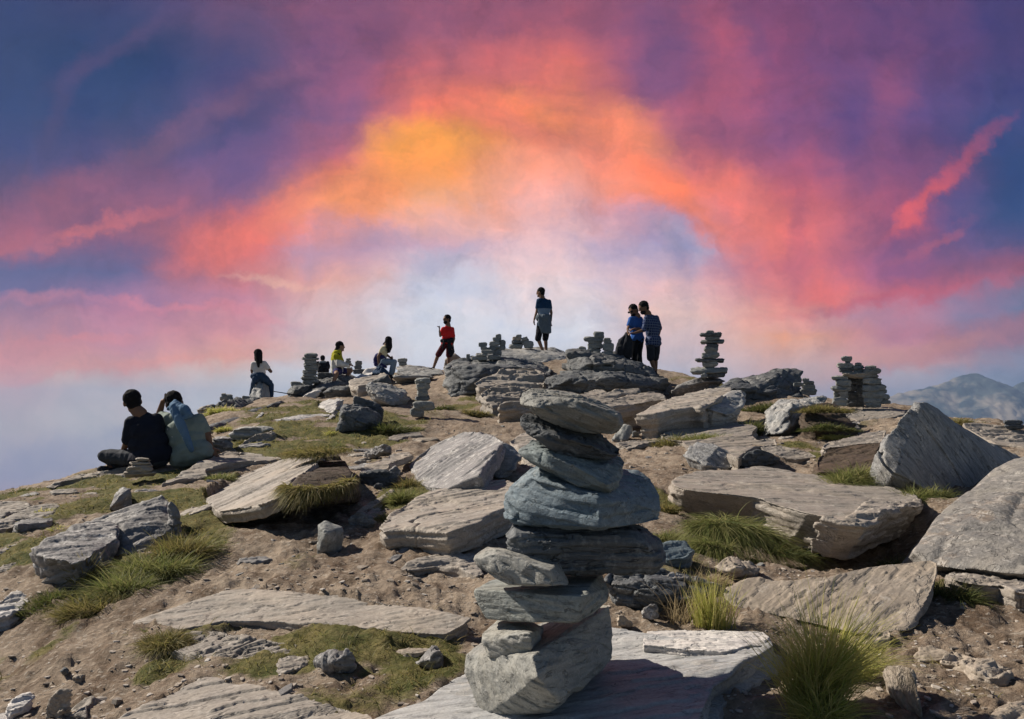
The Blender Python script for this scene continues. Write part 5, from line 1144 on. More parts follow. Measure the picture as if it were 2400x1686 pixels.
ST('squared block with fine colour bands under the wedge stone', 7, [(841,445,.08),(843,403,.08),(960,343,.24),(1200,312,.26),(1640,296,.28),(1655,372,.22),(1694,400,.18),(1692,478,.12),(1600,560,.04),(1502,620,-.06),(1465,627,-.07),(1200,618,-.03),(918,594,.05),(878,525,.06)], -.03,
   .06, [(1528,448,-.10),(1500,610,-.09),(850,408,.07)], mat='stack_bands', bed=(0,-.04,1), strike=(1,.1,0), layer=.012, chunk=0, rough=.35, flake=.2, crack=.3, shrink=.97)
ST('small pale block resting on the left of the bottom boulder', 7, [(893,750,.07),(893,690,.07),(940,640,.12),(990,602,.16),(1200,612,.16),(1262,640,.14),(1262,740,.07),(1204,824,-.03),(1130,838,-.01),(1055,852,.01),(980,842,.03),(920,832,.05),(897,790,.06)], -.05,
   .06, [(1198,688,-.05),(985,722,.02),(910,702,.06)], mat='stack_grey', bed=(.05,-.2,1), strike=(1,.2,.1), layer=.02, chunk=.03, rough=.5, flake=.3, crack=.4, shrink=.95)
ST('large bottom boulder carrying the whole front stack', 7, [(784,905,.12),(798,820,.13),(850,780,.17),(920,772,.20),(1000,700,.24),(1240,640,.28),(1500,608,.30),(1660,500,.32),(1695,510,.30),(1720,700,.24),(1703,835,.20),(1600,925,.13),(1420,1112,.02),(1300,1184,-.02),(1100,1216,.0),(1000,1219,.02),(905,1213,.05),(850,1120,.08),(812,1000,.10)], -.03,
   .16, [(1208,826,-.10),(1240,960,-.15),(1385,1122,-.08),(815,905,.10),(1300,1150,-.07)], mat='stack_grey', bed=(.5,-.3,.8), strike=(.8,.2,.55), chunk=.02, rough=.5, layer=.03, flake=.4, crack=.6, shrink=.92)

# ================================================================== other stone stacks
def pile(where, c, boxes, d, mat='cairn_grey', group=None, extra=None, lab=None, depth=None):
    rnd = random.Random(hash_s(where))
    for i, b in enumerate(boxes):
        x0, y0, x1, y1 = b[:4]; dd = b[4] if len(b) > 4 else 0.0
        pts, dep = block(c, x0, y0, x1, y1, d, rnd, depth=depth, tilt=b[5] if len(b) > 5 else rnd.uniform(-.05, .05))
        look = lab[i] if lab else None
        if look is None:
            look = (ORD[i] + (' stone' if i == 0 else ' stone from the top')) if i < len(boxes) - 1 else 'lowest stone'
        wd = (x1 - x0) / max(1, (y1 - y0))
        if not lab:
            look = ('wide ' if wd > 4.2 else 'blocky ' if wd < 1.9 else '') + look
        w_ = (x1 - x0) * CR[c][2] * (d + dd) / FPX
        hull('cairn_stone', look + ' ' + where, pts, d + dd, back=min(dep, .5), mat=mat if not isinstance(mat, (list, tuple)) else mat[i % len(mat)], cat='stone', group=group,
             shrink=.95, chunk=.05, strike=(1, rnd.uniform(-.2, .2), 0), bed=(rnd.uniform(-.06, .06), -.05, 1), rough=1.0)
pile('in the tall thin stack on the skyline', 'F', [(230,62,305,92),(170,88,380,124),(225,122,360,162),(165,160,412,190),(232,188,350,234),(210,218,345,282),(185,272,355,336),(130,334,410,378),(188,358,342,418),(75,424,442,486),(236,476,417,524)], 14.3,
     ['cairn_grey','dark_slate','cairn_grey'], 'stones of the tall thin stack')
pile('at the left foot of the tall thin stack', 'F', [(176,485,238,526)], 14.2, lab=['little prop stone'], group='stones of the tall thin stack')
pile('on the left pillar of the stone arch', 'F', [(1550,320,1660,362),(1588,356,1636,386),(1510,383,1662,428),(1530,425,1668,470),(1550,465,1775,484)], 11.5, group='stones of the arch', mat=['cairn_grey','dark_slate'])
pile('on the arch, in the middle of its top', 'F', [(1685,382,1750,406),(1655,400,1772,440),(1665,436,1775,470)], 11.55, group='stones of the arch', lab=['small dark cap stone','rough stone','dark stone under the rough one'])
pile('on the arch', 'F', [(1565,482,1905,524)], 11.45, group='stones of the arch', lab=['long lintel stone laid across the gap'], mat='pale_slate')
pile('of the left leg of the stone arch', 'F', [(1455,508,1612,546),(1498,542,1650,610),(1460,610,1648,650),(1530,648,1625,732),(1460,718,1610,804)], 11.45, group='stones of the arch')
pile('of the left leg of the stone arch, outermost', 'F', [(1480,648,1532,730)], 11.5, group='stones of the arch', lab=['upright stone'])
pile('at the right shoulder of the stone arch', 'F', [(1790,410,1895,438),(1770,432,1940,490)], 11.45, group='stones of the arch', lab=['thin dark cap','thick stone'])
pile('of the right leg of the stone arch', 'F', [(1758,524,1952,592),(1755,588,1985,662),(1752,660,1980,722),(1762,716,1955,772),(1785,770,1945,806)], 11.4, group='stones of the arch')
pile('sticking out of the right leg of the stone arch', 'F', [(1935,636,1998,680),(1920,688,2022,740),(1930,738,2033,786)], 11.5, group='stones of the arch', lab=['small knob','rounded stone','low pointed stone'])
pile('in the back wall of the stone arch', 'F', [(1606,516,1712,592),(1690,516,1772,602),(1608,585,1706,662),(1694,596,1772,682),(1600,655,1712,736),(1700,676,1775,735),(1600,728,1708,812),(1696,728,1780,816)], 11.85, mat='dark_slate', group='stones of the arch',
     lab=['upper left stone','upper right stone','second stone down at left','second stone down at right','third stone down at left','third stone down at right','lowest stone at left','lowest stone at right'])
pile('in the small pile behind the skyline rock', 'F', [(1170,530,1240,562),(1180,558,1287,586),(1165,583,1297,646),(1150,632,1312,690),(1160,668,1240,712)], 13.2, group='stones of the small skyline pile')
pile('beside the small pile behind the skyline rock', 'F', [(1085,572,1185,610)], 13.0, lab=['flat stone'], group='stones of the small skyline pile')
pile('in the long stack left of the backpack man', 'B', [(1035,323,1240,398),(1000,394,1270,436),(1030,434,1236,482),(1028,478,1240,520),(1022,518,1244,556),(1030,552,1252,604),(1008,598,1238,640),(1014,636,1236,684),(980,692,1240,748),(1000,744,1275,800),(975,790,1165,832)], 18.7, group='stones of the long stack')
pile('left of the long stack', 'B', [(820,780,980,838)], 18.6, lab=['pointed flat stone lying'])
pile('right of the foot of the long stack', 'B', [(1240,640,1480,690),(1235,684,1420,745)], 19.2, lab=['flat stone on top','dark blocky stone'], mat='dark_slate')
pile('behind the woman in the yellow jacket', 'B', [(1690,405,1770,440),(1685,436,1775,490),(1700,545,1800,592)], 21.0, lab=['small cap stone','rounded stone','low stone'])
pile('in the two-stone pile between the seated women', 'B', [(1840,445,1950,528),(1825,522,1945,582)], 21.2)
pile('under the two-stone pile between the seated women', 'B', [(1800,580,2000,650)], 20.8, lab=['rough low rock'], mat='dark_slate')
pile('in the pair left of the striding man', 'C', [(548,845,725,920),(568,915,715,975)], 21.4)
pile('in the small block stack in the path', 'C', [(872,1195,1142,1300),(885,1298,1125,1400),(905,1398,1090,1512),(870,1505,1125,1606)], 11.7, ['cairn_grey','cairn_grey','cairn_grey','dark_slate'], depth=.3, group='stones of the small block stack')
pile('under the small block stack in the path', 'G', [(2035,150,2222,218),(2012,214,2130,274)], 11.4, lab=['pale cube','dark tilted base'])
# summit piles
pile('in the leftmost little pile on the summit outcrop', 2, [(460,620,545,666),(485,660,545,694)], 17.6, lab=['leaning slab stone','squat stone'], group='stones on the summit outcrop')
pile('in the peaked pile on the summit outcrop', 2, [(618,553,668,588),(590,580,670,614),(560,612,658,656),(556,652,655,680),(540,670,620,697)], 17.7, group='stones on the summit outcrop')
pile('beside the peaked pile on the summit outcrop', 2, [(655,603,706,655),(648,652,708,690),(590,680,672,738)], 17.75, lab=['thick stone','dark stone below the thick one','rounded stone in front'], group='stones on the summit outcrop')
pile('at the foot of the peaked pile on the summit', 2, [(488,692,602,724),(440,718,546,750),(400,744,460,784),(448,748,546,784),(550,738,662,778)], 17.3, lab=['long flat stone','flat stone second down','round stone at left','flat stone at the bottom','oval stone at right'], group='stones on the summit outcrop')
pile('on the summit outcrop left of the little piles', 2, [(355,728,390,778),(392,740,424,775)], 17.6, lab=['tiny pointed stone','tiny round stone'], group='stones on the summit outcrop')
pile('in the neat pile left of the standing man', 2, [(800,555,850,575),(770,572,850,606),(760,602,856,636),(740,634,862,682)], 19.6, group='stones on the summit outcrop', mat=['cairn_grey','tan_stone','dark_slate','cairn_grey'])
pile('beside the neat pile left of the standing man', 2, [(850,573,905,610,0,-.4),(850,600,918,640,0,-.4),(868,612,962,676)], 19.6, lab=['slanting thin stone','slanting dark stone','blocky stone'], group='stones on the summit outcrop')
pile('in the stout pile right of the standing man', 2, [(1500,525,1592,588),(1408,576,1582,614),(1446,604,1580,634),(1442,632,1578,682),(1440,680,1564,714)], 16.3, group='stones on the summit outcrop')
pile('left of the stout pile on the knobbly rock', 2, [(1360,658,1432,720)], 16.3, lab=['leaning round stone'], group='stones on the summit outcrop')
pile('in the pile left of the two standing men', 2, [(1592,584,1650,602),(1585,598,1662,630),(1576,626,1680,704),(1572,700,1676,740)], 16.2, group='stones on the summit outcrop')
# near the seated men
pile('in the little stack before the cross-legged man', 'A', [(790,1250,1015,1300),(680,1295,1010,1372),(705,1350,1062,1412),(615,1400,1060,1482),(565,1474,1112,1552)], 7.15, group='stones of the little stack by the seated men', depth=.22, mat='pale_slate')
pile('in the three-stone stack right of the seated men', 'G', [(355,445,515,488),(325,482,528,550),(340,538,548,588)], 8.6, group='stones of the three-stone stack', depth=.35, mat='lichen_slate')
pile('in the dark little stack on the right skyline', 3, [(2170,660,2288,690),(2178,686,2292,718)], 8.7, mat='dark_slate')
pile('on the crest left of the girl', 1, [(72,1080,112,1112),(92,1090,172,1118),(58,1108,178,1146)], 15.8, lab=['pointed stone','flat stone','wide low stone'], mat='cairn_grey')

# ================================================================== people
cloth('skin', (0.17, 0.098, 0.066), 0.55, vary=.05)
cloth('skin_light', (0.24, 0.145, 0.10), 0.55, vary=.05)
cloth('hair', (0.010, 0.009, 0.010), 0.9)
cloth('eye_dark', (0.01, 0.008, 0.008), 0.3)
cloth('glasses_dark', (0.006, 0.007, 0.009), 0.15)
cloth('navy_cloth', (0.012, 0.014, 0.024))
cloth('charcoal_cloth', (0.022, 0.024, 0.030))
cloth('grey_trousers', (0.040, 0.045, 0.055))
cloth('sage_cloth', (0.19, 0.23, 0.21))
cloth('denim', (0.09, 0.16, 0.25))
cloth('dark_denim', (0.030, 0.055, 0.100))
cloth('pale_denim', (0.20, 0.25, 0.30))
cloth('white_cloth', (0.55, 0.53, 0.52))
cloth('cream_cloth', (0.55, 0.50, 0.33))
cloth('red_cloth', (0.50, 0.018, 0.018))
cloth('dark_red_cloth', (0.06, 0.006, 0.010))
cloth('black_cloth', (0.008, 0.009, 0.013))
cloth('blue_cloth', (0.03, 0.10, 0.32))
cloth('plaid_cloth', (0.018, 0.030, 0.085), col2=(0.13, 0.16, 0.24), pattern='plaid')
cloth('striped_cloth', (0.70, 0.70, 0.70), col2=(0.06, 0.06, 0.08), pattern='stripes')
cloth('grey_jacket', (0.10, 0.125, 0.15))
cloth('shoe_dark', (0.02, 0.022, 0.03), .6)
cloth('purple_cloth', (0.03, 0.03, 0.10))
cloth('phone_grey', (0.35, 0.36, 0.38), .3)

def Pt(c, d, x, y, dd=0.0): return P(*S(c, x, y), d + dd)
def tot(c, d, lst):
    """chain of tapered pieces through crop points (x, y, dd, r)"""
    r = []
    for a, b in zip(lst[:-1], lst[1:]):
        r.append(('c', Pt(c, d, a[0], a[1], a[2]), a[3], Pt(c, d, b[0], b[1], b[2]), b[3]))
    return r

# 1 cross-legged man
r1, j1, b1 = person('man in a dark navy shirt sitting cross-legged on the left crest, seen from behind', 'A', 7.9,
  dict(head=(722,310,0), neck=(850,500,.0), shl=(705,650,-.02), shr=(1120,600,.05), ell=(635,960,.0), elr=(1230,900,.22), wrl=(560,1130,.12), wrr=(900,1100,.40), hal=(505,1180,.16), har=(780,1130,.42),
       hipl=(900,1250,.03), hipr=(1180,1250,.05), knl=(260,1215,.12), knr=(800,1230,.65), anl=(560,1400,.30), anr=(330,1420,.12), toel=(760,1400,.3), toer=(190,1435,.05)),
  (-.55, .8, -.12), shirt='navy_cloth', pants='grey_trousers', leg_len=1.9, shoes='shoe_dark', sleeve=.92, vox=.008, hs=1.08, torso=1.16, waist=1.12, fold=.006, eyes=False)
# 2 second man
r2, j2, b2 = person('man in a sage green shirt, one hand on his head, sitting bent forward', 'A', 8.05,
  dict(head=(1425,330,.10), neck=(1520,490,.06), shl=(1330,600,.08), shr=(1830,600,.05), ell=(1165,530,.30), elr=(1990,880,.06), wrl=(1235,290,.20), wrr=(2040,1080,.10), hal=(1380,235,.06), har=(2075,1150,.12),
       hipl=(1580,1190,.0), hipr=(1820,1180,.0), knl=(1560,1080,.60), knr=(1790,1060,.60), anl=(1520,1270,.75), anr=(1800,1270,.75)),
  (-.25, .93, -.35), shirt='sage_cloth', pants='black_cloth', leg_len=1.9, shoes='shoe_dark', sleeve=.62, vox=.008, hs=1.08, torso=1.18, waist=1.15, shirt_len=.03, fold=.008, eyes=False)
form('denim_jacket', tot('A', 8.0, [(1440,330,-.05,.035),(1410,400,-.13,.042),(1480,560,-.18,.048),(1560,740,-.19,.044),(1640,930,-.18,.036),(1710,1110,-.16,.026)]) +
     tot('A', 8.0, [(1470,370,-.1,.045),(1590,440,-.14,.055),(1680,520,-.16,.035)]) + tot('A', 8.0, [(1600,560,-.17,.025),(1690,530,-.16,.03)]) + tot('A', 8.0, [(1330,420,.0,.02),(1380,340,-.03,.02),(1440,290,-.02,.016),(1490,330,-.04,.018)]),
     'denim', b2, None, .007, 1, .006, .06, 'faded blue denim jacket slung over the shoulder of the man in the sage shirt', 'jacket')
form('bag', tot('A', 7.9, [(775,880,.12,.02),(770,1000,.15,.035),(790,1060,.16,.02)]), 'striped_cloth', Pt('A', 7.9, 790, 1230, .15), None, .007, 2, 0, .1, 'white bag with thin dark stripes beside the arm of the cross-legged man', 'bag')
form('red_cloth', tot('A', 7.9, [(800,1050,.10,.018),(800,1140,.08,.03),(780,1230,.04,.035)]), 'red_cloth', Pt('A', 7.9, 780, 1250, .05), None, .007, 1, .01, .03, 'crumpled bright red cloth in the lap of the cross-legged man', 'cloth')
form('bag_strap', tot('A', 8.0, [(1335,660,.12,.007),(1340,760,.08,.008),(1400,880,.0,.008)]) + tot('A', 8.0, [(1310,760,.0,.008),(1400,900,-.02,.008)]), 'white_cloth', Pt('A', 8, 1400, 900), None, .004, 0, 0, .1, 'thin pale strap hanging between the two seated men', 'strap')

# 3 girl on the rock
person('girl with long dark hair in a white top, sitting on the ribbed rock', 'B', 17.5,
  dict(head=(312,350,0), neck=(318,445,.0), shl=(235,500,.0), shr=(400,490,.05), ell=(205,600,.05), elr=(505,615,.10), wrl=(225,680,.20), wrr=(470,580,.32),
       hipl=(285,730,.05), hipr=(375,735,.10), knl=(240,800,.40), knr=(505,830,.25), anl=(200,1000,.5), anr=(505,1050,.22)),
  (.45, .88, 0), shirt='white_cloth', pants='dark_denim', leg_len=1.95, shoes='shoe_dark', sleeve=.55, torso=.95, hs=1.1, eyes=False,
  hairx=[(290,320,.0,.07,272,430,-.06,.04),(300,330,-.06,.075,305,450,-.10,.055),(305,440,-.10,.055,308,540,-.12,.022),(330,350,-.03,.06,350,470,-.05,.03)])
# denim shirt tied round her hips
form('denim_shirt', tot('B', 17.5, [(240,690,.0,.08),(340,685,.0,.10),(430,720,.05,.06)]) + tot('B', 17.5, [(260,740,-.06,.08),(225,820,.0,.04)]) + tot('B', 17.5, [(400,730,.02,.09),(480,790,.1,.07)]), 'dark_denim', Pt('B', 17.5, 330, 760), None, .012, 2, .012, .08,
     'blue denim shirt tied round the hips of the girl on the ribbed rock', 'shirt')
form('walking_stick', tot('B', 17.5, [(548,930,.3,.011),(770,965,.5,.012),(1005,1010,.7,.014)]), 'black_cloth', Pt('B', 17.5, 1005, 1012, .7), None, .006, 0, 0, .1, 'thin dark stick slanting from the ribbed rock to the long stone stack', 'stick')
# 4 man with the backpack
_, j4, b4 = person('man in a dark shirt with a black backpack, seated beyond the long stone stack', 'B', 27,
  dict(head=(1326,415,.05), neck=(1328,455,0), shl=(1250,478,0), shr=(1402,478,0), ell=(1235,560,.1), elr=(1425,560,.1), wrl=(1280,620,.4), wrr=(1390,620,.4), hipl=(1290,640,.0), hipr=(1375,640,.0), knl=(1270,600,.5), knr=(1400,600,.5), anl=(1280,700,.7), anr=(1390,700,.7)),
  (0, 1, -.2), shirt='navy_cloth', pants='black_cloth', leg_len=1.9, sleeve=.8, vox=.016, hs=1.05, torso=1.05, hands=False, eyes=False)
bp_ = form('backpack', tot('B', 27, [(1300,500,-.25,.10),(1355,500,-.25,.10),(1365,600,-.28,.12),(1295,600,-.28,.12),(1300,500,-.25,.10)]) + tot('B', 27, [(1300,550,-.28,.12),(1360,550,-.28,.12)]), 'black_cloth', Pt('B', 27, 1330, 640, -.25), None, .016, 3, .004, .1, 'black backpack with a grey top worn by the man beyond the long stone stack', 'backpack')
form('top_flap', tot('B', 27, [(1298,478,-.27,.075),(1358,478,-.27,.075)]), 'grey_jacket', Pt('B', 27, 1330, 640, -.25), None, .016, 2)
fl_ = bpy.context.scene.objects.get('top_flap'); fl_.parent = bp_; fl_.location = (0, 0, 0)
# 5 woman in yellow and white jacket
_, j5, b5 = person('woman in a yellow and white jacket sitting on the dark wedge rock, facing right', 'B', 19.3,
  dict(head=(1602,222,.02), neck=(1588,305,.0), shl=(1575,360,.20), shr=(1540,372,-.12), ell=(1640,500,.25), elr=(1580,505,-.16), wrl=(1740,520,.15), wrr=(1715,520,.0), hal=(1765,515,.12), har=(1765,505,.05),
       hipl=(1600,610,.12), hipr=(1545,615,-.08), knl=(1775,600,.15), knr=(1545,655,-.45), anl=(1700,690,.2), anr=(1462,870,-.5), toel=(1650,700,.2), toer=(1440,890,-.62)),
  (.92, .38, 0), shirt='navy_cloth', pants='purple_cloth', leg_len=.45, sleeve=.5, skin='skin_light', torso=.95, hs=1.15,
  hairx=[(1580,230,.0,.07,1545,270,.0,.05),(1545,270,0,.04,1515,285,0,.02),(1530,270,0,.03,1500,310,-.02,.012)])
zs = Pt('B', 19.3, 1550, 442)[2] - Pt('B', 19.3, 1550, 650)[2]
cloth('yellow_white', (0.33, 0.31, 0.015), col2=(0.55, 0.54, 0.50), z=zs)
form('jacket', tot('B', 19.3, [(1590,300,.0,.07),(1550,345,.02,.13),(1550,430,.02,.155),(1545,520,.03,.155),(1555,610,.03,.165)]) + tot('B', 19.3, [(1540,375,-.12,.085),(1585,500,-.18,.08),(1715,520,-.02,.05)]) + tot('B', 19.3, [(1575,365,.2,.08),(1640,500,.25,.07),(1735,520,.15,.045)]),
     'yellow_white', Pt('B', 19.3, 1550, 650), None, .011, 2, .01, .1, 'hooded jacket, yellow above and white below, on the woman facing right', 'jacket')
form('paper', [('h', [Pt('B', 19.3, 1740, 488, .0), Pt('B', 19.3, 1785, 480, .0), Pt('B', 19.3, 1788, 500, .05), Pt('B', 19.3, 1745, 505, .05), Pt('B', 19.3, 1740, 492, .12), Pt('B', 19.3, 1785, 486, .12)])], 'white_cloth', Pt('B', 19.3, 1765, 505), None, .005, 0, 0, .1, 'small white wrapper held by the woman in the yellow and white jacket', 'wrapper')
# 6 woman with long hair
_, j6, b6 = person('woman with long loose hair in a cream top and pale jeans, leaning back', 'C', 19.6,
  dict(head=(388,535,0), neck=(345,615,.0), shl=(330,650,.20), shr=(285,670,-.10), ell=(345,775,.25), elr=(205,810,-.15), wrl=(420,830,.12), wrr=(215,950,-.15), hal=(465,850,.05), har=(225,995,-.15),
       hipl=(300,900,.12), hipr=(270,915,-.05), knl=(495,905,.15), knr=(480,915,-.12), anl=(455,1120,.15), anr=(425,1140,-.15), toel=(480,1180,.0), toer=(440,1190,-.3)),
  (.75, .6, -.25), shirt='cream_cloth', pants='pale_denim', leg_len=1.9, shoes='shoe_dark', sleeve=.4, torso=.85, waist=.9, hs=1.0, eyes=False,
  hairx=[(390,520,.0,.085,405,640,.0,.075),(405,640,0,.07,395,720,-.02,.04),(385,700,0,.03,380,745,0,.015),(370,520,-.05,.07,375,640,-.08,.05),(345,560,-.0,.05,290,590,.0,.012)])
form('waist_shirt', tot('C', 19.6, [(185,780,.0,.05),(160,860,.0,.06),(160,950,.0,.06),(200,985,0,.03)]) + tot('C', 19.6, [(190,790,-.08,.05),(290,830,-.1,.06),(310,870,-.06,.06)]) + tot('C', 19.6, [(260,960,-.15,.04),(340,1000,-.1,.03)]), 'purple_cloth', Pt('C', 19.6, 220, 980), None, .011, 2, .01, .08,
     'dark blue shirt knotted round the waist of the woman in the cream top', 'shirt')
form('day_bag', [('h', [Pt('C', 19.2, 90, 1150), Pt('C', 19.2, 100, 1100, -.05), Pt('C', 19.2, 200, 990), Pt('C', 19.2, 270, 985), Pt('C', 19.2, 380, 1090), Pt('C', 19.2, 390, 1140), Pt('C', 19.5, 250, 1000), Pt('C', 19.6, 380, 1120), Pt('C', 19.6, 120, 1140), Pt('C', 18.95, 230, 1110)])], 'dark_denim', Pt('C', 19.2, 240, 1150), None, .011, 2, .02, .07,
     'blue cloth bag lying on the rock beside the woman in the cream top', 'bag')
form('shoulder_strap', tot('C', 19.4, [(320,850,-.1,.012),(270,870,-.2,.014),(250,920,-.25,.014),(200,985,-.2,.014)]), 'pale_denim', Pt('C', 19.4, 250, 985), None, .007, 0, 0, .1, 'pale strap curling from the bag up the side of the woman in the cream top', 'strap')
# 7 man in red
_, j7, b7 = person('bearded man in red shirt and shorts striding on the ridge with a phone', 'C', 21.6,
  dict(head=(1435,150,0), neck=(1455,258,.0), shl=(1372,315,-.10), shr=(1530,320,.08), ell=(1318,440,-.14), elr=(1562,490,.08), wrl=(1302,355,-.22), wrr=(1530,615,.0), hal=(1300,315,-.22), har=(1500,670,-.04),
       hipl=(1395,590,-.05), hipr=(1480,590,.06), knl=(1275,785,-.15), knr=(1470,800,.1), anl=(1195,1010,-.1), anr=(1465,1000,.1), toel=(1110,1050,-.2), toer=(1430,1040,.0)),
  (-.75, -.6, .0), shirt='red_cloth', pants='dark_red_cloth', leg_len=.95, shoes='shoe_dark', sleeve=.72, beard=True, hs=1.22, torso=1.08)
form('phone', [('h', [Pt('C', 21.4, x, y, dd) for x in (1288, 1312) for y in (262, 318) for dd in (0, .012)])], 'phone_grey', Pt('C', 21.4, 1300, 318), None, .004, 0, 0, .1, 'grey phone held up by the man in the red shirt', 'phone')
form('tied_jacket', tot('C', 21.6, [(1350,530,-.15,.05),(1440,530,-.18,.06),(1510,520,.0,.09)]) + [('h', [Pt('C', 21.6, 1440, 520, -.22), Pt('C', 21.6, 1525, 480, .0), Pt('C', 21.6, 1545, 620, .05), Pt('C', 21.6, 1568, 730, .05), Pt('C', 21.6, 1510, 825, .0), Pt('C', 21.6, 1450, 720, -.2), Pt('C', 21.6, 1530, 500, .22), Pt('C', 21.6, 1560, 730, .25), Pt('C', 21.6, 1500, 800, .2)])] +
     tot('C', 21.6, [(1385,540,-.22,.035),(1370,620,-.2,.02),(1365,670,-.18,.012)]), 'black_cloth', Pt('C', 21.6, 1500, 830), None, .011, 2, .014, .12, 'black jacket tied round the waist of the man in the red shirt', 'jacket')
# 8 standing man
zt = Pt('E', 20.2, 700, 474)[2] - Pt('E', 20.2, 705, 1290)[2]
cloth('two_tone_shirt', (0.012, 0.040, 0.090), col2=(0.16, 0.22, 0.30), z=zt)
_, j8, b8 = person('man standing on top of the summit rock in a two-tone blue shirt and dark shorts', 'E', 20.2,
  dict(head=(702,212,0), neck=(730,305,.0), shl=(670,365,-.05), shr=(858,385,.05), ell=(628,570,-.02), elr=(905,590,.05), wrl=(580,725,-.04), wrr=(898,745,.0), hal=(568,800,-.05), har=(885,830,-.02),
       hipl=(700,815,.0), hipr=(815,820,.04), knl=(655,1085,-.1), knr=(795,1085,.06), anl=(740,1300,-.02), anr=(808,1310,.08), toel=(690,1325,-.05), toer=(770,1335,.0)),
  (-.9, .35, -.05), shirt='two_tone_shirt', pants='black_cloth', leg_len=.98, shoes='shoe_dark', sleeve=.62, hs=1.18, torso=1.08, shirt_len=.02, fold=.007)
form('tied_jacket', tot('E', 20.2, [(680,690,-.08,.10),(780,690,-.08,.12),(860,700,-.0,.08)]) + [('h', [Pt('E', 20.2, 655, 640, -.16), Pt('E', 20.2, 868, 620, -.14), Pt('E', 20.2, 890, 800, -.1), Pt('E', 20.2, 902, 985, -.08), Pt('E', 20.2, 880, 970, -.14), Pt('E', 20.2, 710, 972, -.16), Pt('E', 20.2, 665, 800, -.2),
      Pt('E', 20.2, 665, 640, -.05), Pt('E', 20.2, 885, 640, .05), Pt('E', 20.2, 895, 960, .04), Pt('E', 20.2, 720, 960, -.08)])], 'grey_jacket', Pt('E', 20.2, 780, 985), None, .011, 2, .012, .10, 'grey-blue jacket tied round the waist of the man on the summit rock', 'jacket')
# 9 man in blue
_, j9, b9 = person('man in a blue shirt and sunglasses looking down at what he holds, dark trousers', 'D', 17.0,
  dict(head=(548,330,0), neck=(620,435,.0), shl=(500,500,-.08), shr=(680,500,.08), ell=(455,640,-.12), elr=(660,690,-.08), wrl=(430,700,-.28), wrr=(565,690,-.26), hal=(430,745,-.32), har=(490,700,-.32),
       hipl=(570,900,.0), hipr=(680,900,.08), knl=(560,1160,-.05), knr=(660,1160,.05), anl=(570,1430,.0), anr=(680,1440,.05)),
  (-.7, -.62, -.38), shirt='blue_cloth', pants='black_cloth', leg_len=1.95, shoes='shoe_dark', sleeve=.8, beard=True, glasses=True, hs=1.25, torso=1.1, waist=1)
form('held_jacket', tot('D', 16.75, [(430,780,0,.04),(400,850,0,.07),(330,960,.0,.10),(290,1100,.0,.11),(270,1200,.0,.10)]) + tot('D', 16.75, [(450,790,0,.04),(440,900,0,.08),(420,1050,.0,.13),(400,1200,.05,.13)]) + tot('D', 16.75, [(420,800,-.05,.03),(390,950,-.12,.035),(350,1080,-.12,.02)]),
     'charcoal_cloth', Pt('D', 16.75, 350, 1260), None, .011, 2, .016, .12, 'dark padded jacket hanging from the hands of the man in blue', 'jacket')
# 10 man in plaid
_, j10, b10 = person('bearded man in a checked shirt and dark shorts beside the man in blue', 'D', 16.7,
  dict(head=(752,270,-.05), neck=(835,390,.0), shl=(810,480,-.12), shr=(1000,470,.10), ell=(755,710,-.20), elr=(1080,670,.10), wrl=(575,770,-.25), wrr=(1040,850,-.05), hal=(500,770,-.25), har=(990,900,-.1),
       hipl=(880,930,-.05), hipr=(1010,925,.08), knl=(895,1270,-.1), knr=(985,1270,.05), anl=(975,1530,-.05), anr=(990,1560,.1)),
  (-.88, -.25, -.38), shirt='plaid_cloth', pants='charcoal_cloth', leg_len=.98, shoes='shoe_dark', sleeve=1.1, beard=True, hs=1.25, torso=1.2, waist=1.05, shirt_len=.06, skin='skin')

# ================================================================== grass tufts, each a plant of its own
T = tuft
T('big drooping grass tuft hanging over the front of the table-like slab', 'H', 1110, 1060, 230, 4800, .34, d=4.15, dz=.14, lean=(-.05,-.55,-.15), droop=1.5, spread=1.4, ry=.45, mat='tuft_grass', wid=.0045)
T('left edge of the grass fringe beside the drooping tuft', 'H', 960, 1150, 130, 1600, .26, d=3.9, dz=.04, lean=(-.35,-.4,0), droop=1.2, spread=.6)
T('low shaded grass trailing right of the drooping tuft', 'H', 1500, 1130, 160, 900, .22, d=3.95, dz=.06, lean=(.35,-.4,0), droop=1.2, spread=.6, mat='dark_grass')
T('tall fresh yellow-green tuft at the bottom edge right of the stack', 8, 985, 1370, 135, 2300, .46, d=2.10, lean=(.03,0,0), droop=.5, spread=.30, mat='yellow_grass', ry=.6, wid=.0026)
T('low dense fringe at the foot of the tall tuft', 8, 1030, 1400, 150, 1300, .24, d=2.02, droop=.8, spread=.7, mat='yellow_grass', wid=.0026)
T('thin yellow stalks leaning right of the tall tuft', 8, 1180, 1230, 150, 420, .26, d=2.35, lean=(.35,0,0), droop=.6, spread=.5, mat='yellow_grass', wid=.0022)
T('slim upright tuft growing behind the slab under the stack', 8, 330, 800, 110, 520, .30, d=2.82, droop=.25, spread=.22, mat='yellow_grass', wid=.0026)
T('few dry stalks left of the slim upright tuft', 8, 120, 800, 90, 90, .34, d=2.85, droop=.5, spread=.5, mat='dry_grass', wid=.002)
T('dry straw at the brown folded rock', 8, 300, 470, 110, 420, .12, d=3.2, droop=.8, spread=.9, mat='dry_grass')
T('reddish grass tuft at the lower left of the split boulder', 4, 560, 1560, 150, 2600, .25, droop=.8, spread=.8, mat='olive_grass', ry=.6)
T('thick grass tuft in front of the dark cleft of the split boulder', 4, 760, 1440, 160, 3000, .28, droop=.8, spread=.8, mat='tuft_grass')
